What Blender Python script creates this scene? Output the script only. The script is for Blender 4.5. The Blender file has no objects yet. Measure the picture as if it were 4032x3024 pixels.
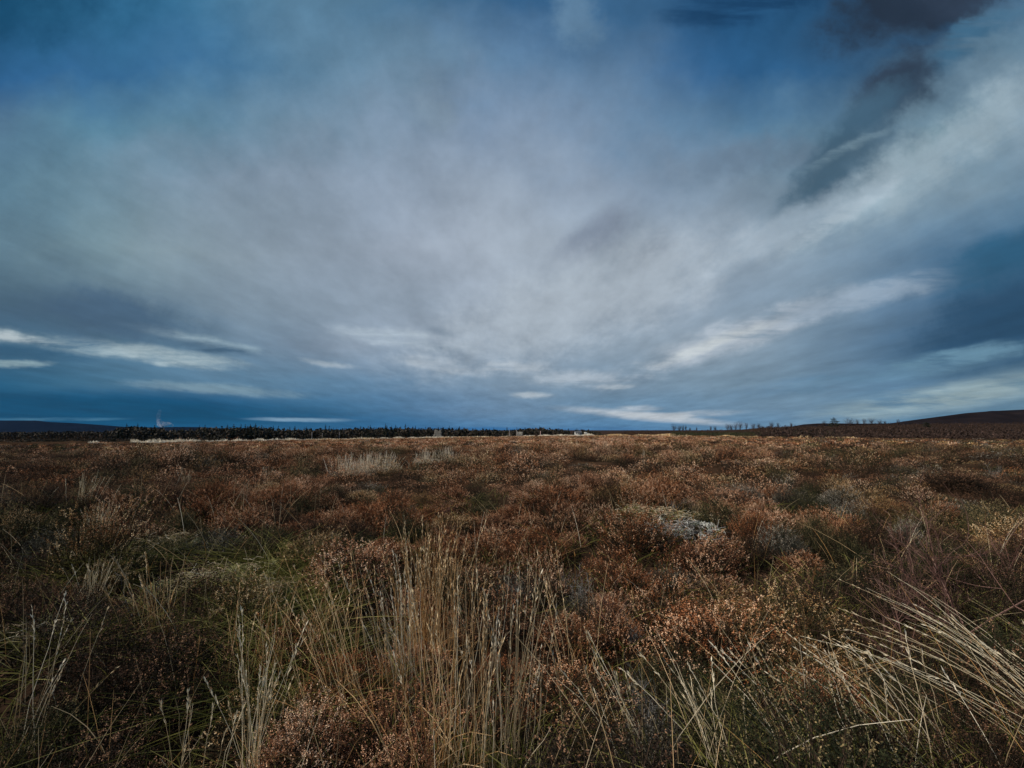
import bpy, math, random
import numpy as np
from mathutils import Vector

R = math.radians
random.seed(7)
rng = np.random.default_rng(11)
scene = bpy.context.scene
COL = scene.collection

# ------------------------------------------------------------------ camera
F = 1847.0                       # focal length in photograph pixels
HOR = 1690.0                     # row of the true horizon
EYE = 1.55
TH = math.atan((HOR - 1512.0) / F)
cam_d = bpy.data.cameras.new("camera")
cam_d.sensor_width = 36.0
cam_d.lens = F / 4032.0 * 36.0
cam_d.clip_start = 0.05
cam_d.clip_end = 40000
cam = bpy.data.objects.new("camera", cam_d)
COL.objects.link(cam)
cam.location = (0, 0, EYE)
cam.rotation_euler = (R(90) + TH, 0, 0)
scene.camera = cam

def uv_of(px, py):
    """photograph pixel -> slope coordinates (x/y, z/y) of its world direction"""
    xc = (px - 2016.0) / F; yc = (1512.0 - py) / F
    d = math.cos(TH) - yc * math.sin(TH)
    return xc / d, (math.sin(TH) + yc * math.cos(TH)) / d

def at_plane(px, py, z=0.0):
    u, v = uv_of(px, py)
    y = (z - EYE) / v
    return Vector((u * y, y, z))

def at_depth(px, py, y):
    u, v = uv_of(px, py)
    return Vector((u * y, y, EYE + v * y))

def lin(c):
    return [((x / 255.0) / 12.92 if x <= 10 else ((x / 255.0 + 0.055) / 1.055) ** 2.4) for x in c]

# ------------------------------------------------------------------ sky
SUN_EL, SUN_AZ = R(35), R(258)         # azimuth clockwise from +Y
SKY_STRENGTH = 0.10
world = bpy.data.worlds.new("World")
scene.world = world
world.use_nodes = True
wt = world.node_tree
wt.nodes.clear()
W = wt.nodes.new; WL = wt.links.new

def wmath(op, a, b=None, c=None, clamp=False):
    n = W('ShaderNodeMath'); n.operation = op; n.use_clamp = clamp
    for i, v in enumerate((a, b, c)):
        if v is None: continue
        if isinstance(v, (int, float)): n.inputs[i].default_value = v
        else: WL(v, n.inputs[i])
    return n.outputs[0]

def wmix(fac, a, b, mode='MIX'):
    n = W('ShaderNodeMix'); n.data_type = 'RGBA'; n.blend_type = mode
    for i, v in ((0, fac), (6, a), (7, b)):
        if isinstance(v, (int, float)): n.inputs[i].default_value = v
        elif isinstance(v, (tuple, list)): n.inputs[i].default_value = (*v[:3], 1)
        else: WL(v, n.inputs[i])
    return n.outputs[2]

def wnoise(vec, scale, detail=4, rough=0.55):
    n = W('ShaderNodeTexNoise'); WL(vec, n.inputs['Vector'])
    n.inputs['Scale'].default_value = scale
    n.inputs['Detail'].default_value = detail
    n.inputs['Roughness'].default_value = rough
    return n

tc = W('ShaderNodeTexCoord')
sp = W('ShaderNodeSeparateXYZ'); WL(tc.outputs['Generated'], sp.inputs[0])
X, Y, Z = sp.outputs
ya = wmath('MAXIMUM', wmath('ABSOLUTE', Y), 0.12)
u0 = wmath('DIVIDE', X, ya)
v0 = wmath('DIVIDE', Z, ya)
# the cloud deck seen in perspective: plane coordinates, clouds drawn out along the wind
zc = wmath('ADD', wmath('MAXIMUM', Z, 0.0), 0.09)
pxx = wmath('DIVIDE', X, zc); pyy = wmath('DIVIDE', ya, zc)
pc = W('ShaderNodeCombineXYZ'); WL(pxx, pc.inputs[0]); WL(wmath('MULTIPLY', pyy, 0.45), pc.inputs[1])
deck = W('ShaderNodeMapping'); WL(pc.outputs[0], deck.inputs[0]); deck.inputs['Rotation'].default_value = (0, 0, R(-8))
dn = wnoise(deck.outputs[0], 1.5, 6, 0.55)
dn2 = wnoise(deck.outputs[0], 4.2, 6, 0.6)
uvc = W('ShaderNodeCombineXYZ'); WL(u0, uvc.inputs[0]); WL(v0, uvc.inputs[1])
wn = wnoise(uvc.outputs[0], 2.6, 5, 0.6)
sepw = W('ShaderNodeSeparateColor'); WL(wn.outputs['Color'], sepw.inputs[0])
sepd = W('ShaderNodeSeparateColor'); WL(dn.outputs['Color'], sepd.inputs[0])
sepe = W('ShaderNodeSeparateColor'); WL(dn2.outputs['Color'], sepe.inputs[0])
# warping fades towards the horizon so that low bands stay level
wf = wmath('MINIMUM', wmath('ADD', wmath('MULTIPLY', wmath('MAXIMUM', v0, 0.0), 1.5), 0.05), 1.0)
def warp(base, s1, a1, s2, a2, s3, a3):
    o = wmath('MULTIPLY', wmath('SUBTRACT', s1, 0.5), a1)
    o = wmath('ADD', o, wmath('MULTIPLY', wmath('SUBTRACT', s2, 0.5), a2))
    o = wmath('ADD', o, wmath('MULTIPLY', wmath('SUBTRACT', s3, 0.5), a3))
    return wmath('ADD', base, wmath('MULTIPLY', o, wf))
wn3 = wnoise(uvc.outputs[0], 9.0, 4, 0.6)
sep3 = W('ShaderNodeSeparateColor'); WL(wn3.outputs['Color'], sep3.inputs[0])
uw = warp(u0, sepw.outputs[0], .42, sepd.outputs[0], .14, sep3.outputs[0], .10)
vw = warp(v0, sepw.outputs[1], .26, sepd.outputs[1], .10, sep3.outputs[1], .07)
us = warp(u0, sepw.outputs[2], .12, sepd.outputs[0], .10, sep3.outputs[0], .10)
vs_ = warp(v0, sepw.outputs[1], .09, sepd.outputs[1], .07, sep3.outputs[2], .07)
bm_ = W('ShaderNodeMapping'); WL(uvc.outputs[0], bm_.inputs[0]); bm_.inputs['Scale'].default_value = (2.2, 15, 1); bm_.inputs['Rotation'].default_value = (0, 0, R(3))
bn = wnoise(bm_.outputs[0], 1.6, 7, 0.62)
br = W('ShaderNodeMapRange'); WL(bn.outputs['Fac'], br.inputs['Value']); br.inputs['From Min'].default_value = .36; br.inputs['From Max'].default_value = .53
br.inputs['To Min'].default_value = .12
brk = br.outputs[0]
fb = W('ShaderNodeMapping'); WL(deck.outputs[0], fb.inputs[0]); fb.inputs['Scale'].default_value = (2.4, .8, 1)
dn3 = wnoise(fb.outputs[0], 3.6, 6, 0.65)
wn4 = wnoise(uvc.outputs[0], 5.5, 8, 0.68)
rag = wmath('SUBTRACT', wmath('ADD', wmath('MULTIPLY', dn2.outputs['Fac'], .4), wmath('ADD', wmath('MULTIPLY', wn4.outputs['Fac'], 1.2), wmath('MULTIPLY', dn3.outputs['Fac'], .3))), .95)
wc = W('ShaderNodeCombineXYZ'); WL(us, wc.inputs[0]); WL(vs_, wc.inputs[1])

COLS = [0, 400, 800, 1200, 1600, 2000, 2400, 2800, 3200, 3600, 4000]
GRID = [
 (20,  [(22,78,115),(45,98,138),(50,102,140),(92,127,156),(78,114,146),(42,85,130),(66,106,146),(24,66,108),(44,90,132),(44,60,84),(75,108,140)]),
 (250, [(44,92,140),(50,98,143),(56,102,142),(90,127,158),(110,136,162),(84,118,156),(100,128,160),(36,86,134),(48,92,135),(60,84,108),(100,130,155)]),
 (500, [(82,112,142),(82,124,150),(90,125,152),(110,134,158),(122,140,165),(128,145,172),(112,136,166),(74,112,146),(92,122,148),(100,130,152),(136,156,176)]),
 (750, [(85,118,142),(102,132,152),(122,140,162),(132,147,169),(138,152,175),(154,166,186),(128,143,167),(118,138,162),(116,136,155),(136,156,174),(100,130,158)]),
 (1000,[(82,108,128),(112,135,148),(128,143,158),(138,152,172),(148,158,178),(162,172,190),(150,162,180),(148,162,182),(130,150,172),(90,120,150),(52,92,126)]),
 (1200,[(64,90,114),(84,108,130),(110,130,150),(130,145,165),(138,151,171),(156,166,185),(145,158,177),(126,141,162),(124,144,166),(72,106,140),(36,66,96)]),
 (1350,[(58,96,126),(74,106,133),(96,124,149),(114,131,154),(144,156,176),(144,157,177),(130,147,168),(146,159,177),(106,130,154),(56,90,124),(40,75,108)]),
 (1500,[(20,82,120),(60,102,132),(85,118,147),(92,125,155),(86,119,153),(128,146,168),(114,136,161),(114,136,158),(104,130,155),(75,110,144),(100,128,148)]),
 (1600,[(5,70,108),(5,76,118),(12,82,130),(68,112,148),(74,113,152),(108,133,162),(98,128,157),(104,133,162),(112,137,161),(70,113,147),(98,128,152)]),
 (1690,[(8,80,122),(18,90,135),(30,96,145),(58,108,153),(46,102,152),(88,125,162),(76,120,162),(92,128,162),(94,128,162),(70,114,148),(84,118,148)]),
]
UR = 1.45
def ramp_row(py, cols):
    n = W('ShaderNodeValToRGB')
    cr = n.color_ramp; cr.interpolation = 'B_SPLINE'
    pts = []
    for px, c in zip(COLS, cols):
        u, v = uv_of(px, py)
        pts.append(((u + UR) / (2 * UR), lin(c)))
    while len(cr.elements) < len(pts): cr.elements.new(0.5)
    for i, (p, c) in enumerate(pts):
        cr.elements[i].position = min(max(p, 0), 1)
    for i, (p, c) in enumerate(pts):
        cr.elements[i].color = (*c, 1)
    WL(fac_u, n.inputs[0])
    return n.outputs[0]
fac_u = wmath('DIVIDE', wmath('ADD', uw, UR), 2 * UR, clamp=True)
col = None; prev_v = None
for py, cols in reversed(GRID):
    rr = ramp_row(py, cols)
    v = uv_of(2016, py)[1]
    if col is None: col = rr
    else:
        m = W('ShaderNodeMapRange'); m.interpolation_type = 'SMOOTHSTEP' if py > 1400 else 'LINEAR'
        WL(vw, m.inputs['Value']); m.inputs['From Min'].default_value = prev_v; m.inputs['From Max'].default_value = v
        col = wmix(m.outputs[0], col, rr)
    prev_v = v

STROKES = [
 (3620, 30, 440, 170, 18, (36,48,66), 1.0), (3900,-60,300,110,25,(46,58,78),.9), (2950,0,420,70,8,(22,56,92),.8),
 (3900,130,330,60,28,(72,108,138),.9), (3570,185,230,40,15,(44,80,116),.6), (3820,200,230,70,30,(52,92,124),.6),
 (3540, 330, 230, 120, 45, (46,58,78), 1.0), (3380, 500, 330, 85, 42, (62,90,114), .95), (3640,560,300,60,35,(108,138,156),.7),
 (3330, 640, 330, 85, 30, (74,98,120), .9), (3330,590,200,26,22,(126,150,168),.7), (3480,640,200,60,35,(78,104,126),.7), (3230, 740, 320, 80, 38, (68,94,116), .9),
 (2900, 630, 320, 100, 15, (95,112,134), .7), (2340, 940, 230, 75, 32, (118,128,149), .8),
 (2540, 1010, 170, 65, 35, (126,138,158), .8), (3700, 600, 760, 110, 33, (150,168,184), .8), (3300,860,330,40,30,(166,180,196),.8),
 (3100, 900, 500, 80, 28, (158,172,190), .6),
 (2900, 1320, 560, 70, 19, (168,177,193), 1.0), (2800, 1355, 300, 26, 20, (190,196,206), 1.0),
 (3420, 1170, 420, 55, 14, (140,156,178), .85), (3980, 1260, 480, 170, 14, (38,70,100), .9),
 (4020, 1000, 400, 90, 20, (40,84,116), .8), (3650, 1430, 560, 45, 11, (100,134,158), .8),
 (3750, 1560, 700, 60, 10, (138,157,168), 1.1), (3300, 1500, 500, 40, 8, (84,116,148), .5),
 (2560, 1640, 380, 20, -5, (178,184,196), 1.1), (2720, 1632, 220, 14, 3, (178,184,196), .9),
 (2520, 1606, 90, 12, 0, (172,180,194), .9), (2050, 1690, 700, 14, 0, (70,112,158), .9),
 (2250, 1490, 240, 40, -3, (162,172,188), .9), (2090, 1555, 90, 14, 0, (168,178,192), .9), (2420,1520,80,10,0,(168,178,192),.8),
 (270, 1345, 620, 34, -9, (142,161,174), .8), (30, 1308, 240, 22, -10, (180,190,200), .9),
 (640, 1400, 380, 32, -8, (158,174,186), .85), (780, 1330, 320, 26, -11, (152,172,188), .9),
 (830, 1368, 230, 26, -7, (66,92,118), 1.1), (430, 1240, 460, 110, -6, (66,90,116), .9),
 (60, 1425, 150, 18, 2, (132,156,170), 1.0), (60, 1372, 330, 32, -6, (48,84,114), .9),
 (850, 1530, 380, 26, -4, (118,143,162), .8), (1690, 1372, 240, 30, -15, (106,124,148), 1.0),
 (1760, 1328, 150, 24, -20, (118,134,156), .8), (1560, 1330, 300, 34, -8, (168,180,196), .9),
 (1300, 1425, 130, 16, -8, (155,168,185), .9), (1760, 1440, 240, 28, -8, (164,174,190), .8),
 (1990, 1440, 190, 28, 0, (170,178,192), .8), (250, 1612, 1500, 80, -2, (2,68,104), 1.0),
 (1180, 1652, 220, 9, -1, (118,148,176), .9), (200, 1650, 330, 8, 0, (70,118,150), .8),
 (1700, 430, 90, 150, 30, (128,145,163), .35), (1850, 1690, 600, 10, 0, (40,98,152), .8),
 (2300, 1180, 800, 190, 18, (170,179,194), .7), (-150,-80,900,330,0,(12,56,88),.6), (2280, 60, 120, 160, 5, (100,130,160), .7),
]
for (cx, cy, hl, hw, ang, c, st) in STROKES:
    u, v = uv_of(cx, cy)
    u2, v2 = uv_of(cx + 10 * math.cos(R(ang)), cy - 10 * math.sin(R(ang)))
    a = math.atan2(v2 - v, u2 - u)
    k = math.hypot(u2 - u, v2 - v) / 10
    m = W('ShaderNodeMapping'); m.vector_type = 'TEXTURE'
    WL(wc.outputs[0], m.inputs[0])
    m.inputs['Location'].default_value = (u, v, 0)
    m.inputs['Rotation'].default_value = (0, 0, a)
    m.inputs['Scale'].default_value = (hl * k * 1.25, hw * k * 1.35, 1)
    g = W('ShaderNodeTexGradient'); g.gradient_type = 'SPHERICAL'
    WL(m.outputs[0], g.inputs[0])
    f = W('ShaderNodeMapRange'); f.interpolation_type = 'SMOOTHSTEP'
    gf = g.outputs['Fac']
    gm = wmath('MINIMUM', wmath('MULTIPLY', gf, 3.0), 1.0)
    WL(wmath('ADD', gf, wmath('MULTIPLY', wmath('MULTIPLY', rag, 1.25 if cy < 1560 else .3), gm)), f.inputs['Value']); f.inputs['From Max'].default_value = 0.8; f.inputs['From Min'].default_value = 0.03
    f.inputs['To Max'].default_value = min(st, 1.0)
    fo = wmath('MULTIPLY', f.outputs[0], brk) if hw <= 70 else f.outputs[0]
    col = wmix(fo, col, lin(c))
# wisps from the deck itself
wisp = wmath('ADD', wmath('MULTIPLY', wmath('SUBTRACT', dn.outputs['Fac'], .5), 1.0),
                    wmath('MULTIPLY', wmath('SUBTRACT', dn2.outputs['Fac'], .5), 0.7))
wisp = wmath('ADD', wisp, wmath('MULTIPLY', wmath('MULTIPLY', wmath('SUBTRACT', wn3.outputs['Fac'], .5), 0.7), wf))
wisp = wmath('ADD', wisp, wmath('MULTIPLY', rag, .22))
gain = wmath('ADD', 1.05, wmath('MULTIPLY', wisp, 0.68))
gc = W('ShaderNodeCombineColor')
for i, q_ in enumerate((1.02, 1.045, .985)): WL(wmath('MULTIPLY', gain, q_), gc.inputs[i])
col = wmix(1.0, col, gc.outputs[0], 'MULTIPLY')
# the clear air behind the clouds
nis = W('ShaderNodeTexSky'); nis.sky_type = 'NISHITA'; nis.sun_disc = False
nis.sun_elevation = SUN_EL; nis.sun_rotation = SUN_AZ
scaled = wmix(1.0, col, (1 / SKY_STRENGTH,) * 3, 'MULTIPLY')
col = wmix(0.015, scaled, nis.outputs[0])
bg = W('ShaderNodeBackground'); WL(col, bg.inputs[0]); bg.inputs[1].default_value = SKY_STRENGTH
wo = W('ShaderNodeOutputWorld'); WL(bg.outputs[0], wo.inputs[0])
world.cycles.sampling_method = 'MANUAL'
world.cycles.sample_map_resolution = 512

# ------------------------------------------------------------------ sun, exposure
sd = bpy.data.lights.new("sun", 'SUN'); sd.energy = 5.0; sd.angle = R(10); sd.color = (1, .90, .78)
so = bpy.data.objects.new("sun", sd); COL.objects.link(so)
dirv = Vector((math.sin(SUN_AZ) * math.cos(SUN_EL), math.cos(SUN_AZ) * math.cos(SUN_EL), math.sin(SUN_EL)))
so.rotation_euler = dirv.to_track_quat('Z', 'Y').to_euler()
so.location = (0, 0, 50)
scene.view_settings.view_transform = 'Standard'
scene.view_settings.look = 'None'
scene.view_settings.exposure = 0
scene.view_settings.gamma = 1

# ------------------------------------------------------------------ helpers
def tag(o, label=None, cat=None, group=None, kind=None):
    if label: o['label'] = label
    if cat: o['category'] = cat
    if group: o['group'] = group
    if kind: o['kind'] = kind
    return o

def empty(name, loc, rz=0):
    o = bpy.data.objects.new(name, None); COL.objects.link(o)
    o.location = loc; o.rotation_euler = (0, 0, rz); o.empty_display_size = .1
    return o

def make_mesh(name, V, Fc, tint=None, smooth=False):
    """V (n,3), Fc (m,k) equal sided faces"""
    V = np.asarray(V, dtype=np.float32); Fc = np.asarray(Fc, dtype=np.int32)
    me = bpy.data.meshes.new(name)
    m, k = Fc.shape
    me.vertices.add(len(V)); me.vertices.foreach_set('co', V.ravel())
    me.loops.add(m * k); me.loops.foreach_set('vertex_index', Fc.ravel())
    me.polygons.add(m)
    me.polygons.foreach_set('loop_start', np.arange(0, m * k, k, dtype=np.int32))
    me.polygons.foreach_set('loop_total', np.full(m, k, dtype=np.int32))
    if tint is not None:
        a = me.attributes.new('tint', 'FLOAT', 'POINT'); a.data.foreach_set('value', np.asarray(tint, dtype=np.float32))
    if smooth: me.polygons.foreach_set('use_smooth', np.ones(m, dtype=bool))
    me.update(calc_edges=True)
    return me

def link(name, me, mat, parent=None, loc=None):
    o = bpy.data.objects.new(name, me); COL.objects.link(o)
    if mat is not None and not me.materials: me.materials.append(mat)
    if parent: o.parent = parent
    if loc is not None: o.location = loc
    return o

def unit(a):
    return a / np.maximum(np.linalg.norm(a, axis=-1, keepdims=True), 1e-9)

class Soup:
    """gathers quads (n,4,3) with a tint per quad"""
    def __init__(s): s.q = []; s.t = []
    def add(s, q, t):
        q = np.asarray(q).reshape(-1, 4, 3); s.q.append(q)
        s.t.append(np.broadcast_to(np.asarray(t, dtype=float), (len(q),)))
    def strip(s, pts, wid, t, nrm=None):
        """ribbons: pts (n,k,3), wid (n,k); two crossed ribbons"""
        n, k, _ = pts.shape
        d = unit(pts[:, 1:] - pts[:, :-1]); d = np.concatenate([d, d[:, -1:]], 1)
        ref = rng.normal(size=(n, 1, 3)); a = unit(np.cross(d, np.broadcast_to(ref, d.shape))); b = np.cross(d, a)
        for w in (a, b):
            l = pts - w * wid[..., None] * .5; r = pts + w * wid[..., None] * .5
            q = np.stack([l[:, :-1], r[:, :-1], r[:, 1:], l[:, 1:]], 2).reshape(-1, 4, 3)
            s.add(q, np.repeat(np.broadcast_to(t, (n,)), k - 1))
    def leaf(s, c, d, L, w, t):
        """diamonds at c pointing along d"""
        d = unit(d); ref = rng.normal(size=c.shape); a = unit(np.cross(d, ref))
        L = np.broadcast_to(L, (len(c),))[:, None]; w = np.broadcast_to(w, (len(c),))[:, None]
        q = np.stack([c, c + d * L * .5 + a * w * .5, c + d * L, c + d * L * .5 - a * w * .5], 1)
        s.add(q, t)
    def mesh(s, name):
        q = np.concatenate(s.q); t = np.concatenate(s.t)
        return make_mesh(name, q.reshape(-1, 3), np.arange(len(q) * 4).reshape(-1, 4), np.repeat(t, 4))

def vnoise(x, y, seed=0):
    x = np.asarray(x, float); y = np.asarray(y, float)
    xi = np.floor(x).astype(np.int64); yi = np.floor(y).astype(np.int64)
    fx = x - xi; fy = y - yi; fx = fx * fx * (3 - 2 * fx); fy = fy * fy * (3 - 2 * fy)
    def h(i, j):
        n = (i * 374761393 + j * 668265263 + seed * 982451653) & 0x7fffffff
        n = ((n ^ (n >> 13)) * 1274126177) & 0x7fffffff
        return ((n ^ (n >> 16)) & 0xffff) / 65535.0
    return (h(xi, yi) * (1 - fx) + h(xi + 1, yi) * fx) * (1 - fy) + (h(xi, yi + 1) * (1 - fx) + h(xi + 1, yi + 1) * fx) * fy

# ------------------------------------------------------------------ materials
def ramp_mat(name, stops, rough=.85, transl=0.0, rnd=0.25, spec=.15):
    m = bpy.data.materials.new(name); m.use_nodes = True
    nt = m.node_tree; nt.nodes.clear(); N = nt.nodes.new; Lk = nt.links.new
    at = N('ShaderNodeAttribute'); at.attribute_name = 'tint'
    oi = N('ShaderNodeObjectInfo')
    s1 = N('ShaderNodeMath'); s1.operation = 'SUBTRACT'; Lk(oi.outputs['Random'], s1.inputs[0]); s1.inputs[1].default_value = .5
    s2 = N('ShaderNodeMath'); s2.operation = 'MULTIPLY_ADD'; Lk(s1.outputs[0], s2.inputs[0]); s2.inputs[1].default_value = rnd; Lk(at.outputs['Fac'], s2.inputs[2])
    r = N('ShaderNodeValToRGB'); Lk(s2.outputs[0], r.inputs[0])
    cr = r.color_ramp
    while len(cr.elements) < len(stops): cr.elements.new(.5)
    for i, (p, c) in enumerate(stops): cr.elements[i].position = p
    for i, (p, c) in enumerate(stops): cr.elements[i].color = (*c, 1)
    p = N('ShaderNodeBsdfPrincipled'); Lk(r.outputs[0], p.inputs['Base Color'])
    p.inputs['Roughness'].default_value = rough
    p.inputs['Specular IOR Level'].default_value = spec
    out = N('ShaderNodeOutputMaterial')
    if transl > 0:
        tr = N('ShaderNodeBsdfTranslucent'); Lk(r.outputs[0], tr.inputs[0])
        mx = N('ShaderNodeMixShader'); mx.inputs[0].default_value = transl
        Lk(p.outputs[0], mx.inputs[1]); Lk(tr.outputs[0], mx.inputs[2]); Lk(mx.outputs[0], out.inputs[0])
    else: Lk(p.outputs[0], out.inputs[0])
    return m

def noise_mat(name, c1, c2, scale, c3=None, rough=.9, bump=0.0, detail=8, coord='Object'):
    m = bpy.data.materials.new(name); m.use_nodes = True
    nt = m.node_tree; N = nt.nodes.new; Lk = nt.links.new
    p = nt.nodes['Principled BSDF']; p.inputs['Roughness'].default_value = rough
    p.inputs['Specular IOR Level'].default_value = 0
    t = N('ShaderNodeTexCoord'); n = N('ShaderNodeTexNoise'); Lk(t.outputs[coord], n.inputs['Vector'])
    n.inputs['Scale'].default_value = scale; n.inputs['Detail'].default_value = detail; n.inputs['Roughness'].default_value = .65
    r = N('ShaderNodeValToRGB'); Lk(n.outputs['Fac'], r.inputs[0])
    cr = r.color_ramp; cr.elements[0].position = .35; cr.elements[0].color = (*c1, 1)
    cr.elements[1].position = .65; cr.elements[1].color = (*c2, 1)
    if c3: e = cr.elements.new(.75); e.color = (*c3, 1)
    Lk(r.outputs[0], p.inputs['Base Color'])
    if bump:
        b = N('ShaderNodeBump'); b.inputs['Strength'].default_value = bump; b.inputs['Distance'].default_value = .05
        Lk(n.outputs['Fac'], b.inputs['Height']); Lk(b.outputs[0], p.inputs['Normal'])
    return m

FLOWER = {
 'rust':  [(0,(.05,.014,.005)),(.4,(.21,.070,.026)),(.75,(.47,.20,.088)),(1,(.76,.50,.32))],
 'pink':  [(0,(.09,.030,.015)),(.4,(.32,.14,.068)),(.75,(.60,.33,.19)),(1,(.82,.59,.41))],
 'tan':   [(0,(.07,.035,.014)),(.4,(.25,.13,.052)),(.75,(.50,.31,.14)),(1,(.72,.55,.34))],
 'olive': [(0,(.012,.016,.007)),(.5,(.045,.045,.02)),(.85,(.13,.10,.045)),(1,(.3,.22,.11))],
 'grey':  [(0,(.026,.021,.016)),(.5,(.10,.085,.063)),(.85,(.23,.20,.155)),(1,(.44,.40,.33))],
 'dark':  [(0,(.016,.009,.006)),(.5,(.06,.03,.018)),(.85,(.15,.075,.042)),(1,(.3,.17,.10))],
}
LEAF = {
 'rust':  [(0,(0.0086,0.0065,0.0029)),(.6,(0.0324,0.0187,0.0086)),(1,(0.0720,0.0432,0.0180))],
 'pink':  [(0,(0.0101,0.0072,0.0043)),(.6,(0.0360,0.0216,0.0115)),(1,(0.0864,0.0576,0.0288))],
 'tan':   [(0,(0.0101,0.0086,0.0036)),(.6,(0.0360,0.0302,0.0115)),(1,(0.0864,0.0720,0.0252))],
 'olive': [(0,(0.0058,0.0072,0.0029)),(.6,(0.0187,0.0230,0.0086)),(1,(0.0504,0.0540,0.0216))],
 'grey':  [(0,(0.0101,0.0101,0.0072)),(.6,(0.0360,0.0374,0.0274)),(1,(0.1008,0.1008,0.0792))],
 'dark':  [(0,(0.0050,0.0043,0.0022)),(.6,(0.0144,0.0108,0.0058)),(1,(0.0396,0.0252,0.0130))],
}
KINDS = ['rust', 'pink', 'tan', 'olive', 'grey', 'dark']
MF = {k: ramp_mat('heather_flower_' + k, FLOWER[k], transl=.15, rnd=.55) for k in KINDS}
ML = {k: ramp_mat('heather_leaf_' + k, LEAF[k], transl=.1) for k in KINDS}
M_STEM = ramp_mat('heather_stem', [(0,(.02,.013,.009)),(1,(.10,.065,.045))])
M_STRAW = ramp_mat('straw_pale', [(0,(.10,.065,.03)),(.45,(.38,.29,.16)),(.8,(.62,.52,.36)),(1,(.82,.75,.60))], rough=.6, transl=.2, spec=.3)
M_GOLD = ramp_mat('straw_golden', [(0,(.16,.07,.02)),(.5,(.50,.29,.11)),(1,(.80,.64,.40))], rough=.6, transl=.2, spec=.3)
M_WHITE = ramp_mat('straw_white', [(0,(.24,.17,.085)),(.5,(.55,.45,.28)),(1,(.82,.74,.56))], rough=.6, transl=.2, spec=.3)
M_BLEACH = ramp_mat('straw_bleached', [(0,(.36,.29,.19)),(.5,(.72,.63,.48)),(1,(.90,.85,.74))], rough=.7, transl=.2)
M_GREENG = ramp_mat('grass_green', [(0,(.035,.038,.009)),(.5,(.17,.165,.040)),(1,(.50,.46,.18))], rough=.7, transl=.25)
M_MOSS = ramp_mat('moss_yellow', [(0,(.02,.022,.006)),(.5,(.10,.098,.028)),(.85,(.26,.24,.09)),(1,(.42,.40,.22))], transl=.1)
M_FROST = ramp_mat('moss_frosted', [(0,(.025,.03,.018)),(.45,(.14,.16,.10)),(.75,(.32,.34,.28)),(1,(.70,.71,.66))], transl=.1)
M_LITTER = ramp_mat('litter', [(0,(.008,.007,.004)),(.5,(.03,.022,.011)),(1,(.11,.07,.035))])
M_TWIG = ramp_mat('bare_twig', [(0,(.05,.025,.022)),(.6,(.13,.07,.058)),(1,(.30,.19,.16))], rough=.7)
M_GTWIG = ramp_mat('grey_twig', [(0,(.08,.075,.07)),(.6,(.22,.21,.20)),(1,(.55,.54,.52))], rough=.7)
M_BARK = noise_mat('bark', (.02,.014,.010), (.06,.045,.035), 6)
M_CONIFER = ramp_mat('conifer_needles', [(0,(.006,.009,.006)),(.5,(.018,.024,.014)),(1,(.05,.055,.035))])
M_WOOD = ramp_mat('wood_foliage', [(0,(.010,.010,.007)),(.5,(.03,.027,.018)),(1,(.075,.055,.038))])
M_BROWNTREE = ramp_mat('bare_crown', [(0,(.016,.011,.009)),(.5,(.045,.028,.022)),(1,(.10,.062,.05))])
M_GORSE = ramp_mat('gorse', [(0,(.008,.011,.005)),(.5,(.026,.032,.014)),(1,(.075,.07,.035))])
M_STONE = noise_mat('ruin_stone', (.13,.12,.10), (.36,.34,.30), 2.2, (.22,.2,.17), bump=.6)

# ------------------------------------------------------------------ terrain
def prof(pts):
    xs = [p[0] for p in pts]; ys = [p[1] for p in pts]
    return lambda v: np.interp(v, xs, ys)
EDGE_ROW = prof([(-800,1750),(0,1744),(400,1740),(600,1738),(1000,1731),(1700,1721),(2100,1714),(2500,1712),(2700,1714),(3000,1718),(3500,1722),(4032,1728),(5000,1734)])
EDGE_Y = prof([(-800,60),(0,72),(600,85),(1700,122),(2100,134),(2500,130),(3000,100),(4032,80),(5000,60)])
TOP_ROW = prof([(-800,1700),(0,1697),(380,1694),(440,1690),(480,1672),(560,1672),(620,1678),(700,1685),(800,1678),(900,1676),(1000,1673),(1060,1676),(1120,1684),(1200,1681),(1300,1681),(1400,1678),(1500,1676),(1600,1678),(1750,1678),(1900,1684),(1990,1690),(2060,1682),(2130,1679),(2200,1684),(2238,1688),(2248,1696),(2262,1690),(2290,1687),(2340,1692),(2370,1698),(2500,1704),(5000,1704)])
SKYL = prof([(2300,1698),(2400,1698),(2650,1696),(2900,1693),(3000,1684),(3100,1681),(3200,1680),(3400,1674),(3500,1672),(3700,1670),(4032,1668),(5000,1664)])
HT = prof([(-800,9),(400,9),(470,19),(1200,18),(1500,15),(2370,12),(5000,9)])
WOOD_Y = 560.0
HEATHER_H = 0.34

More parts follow.
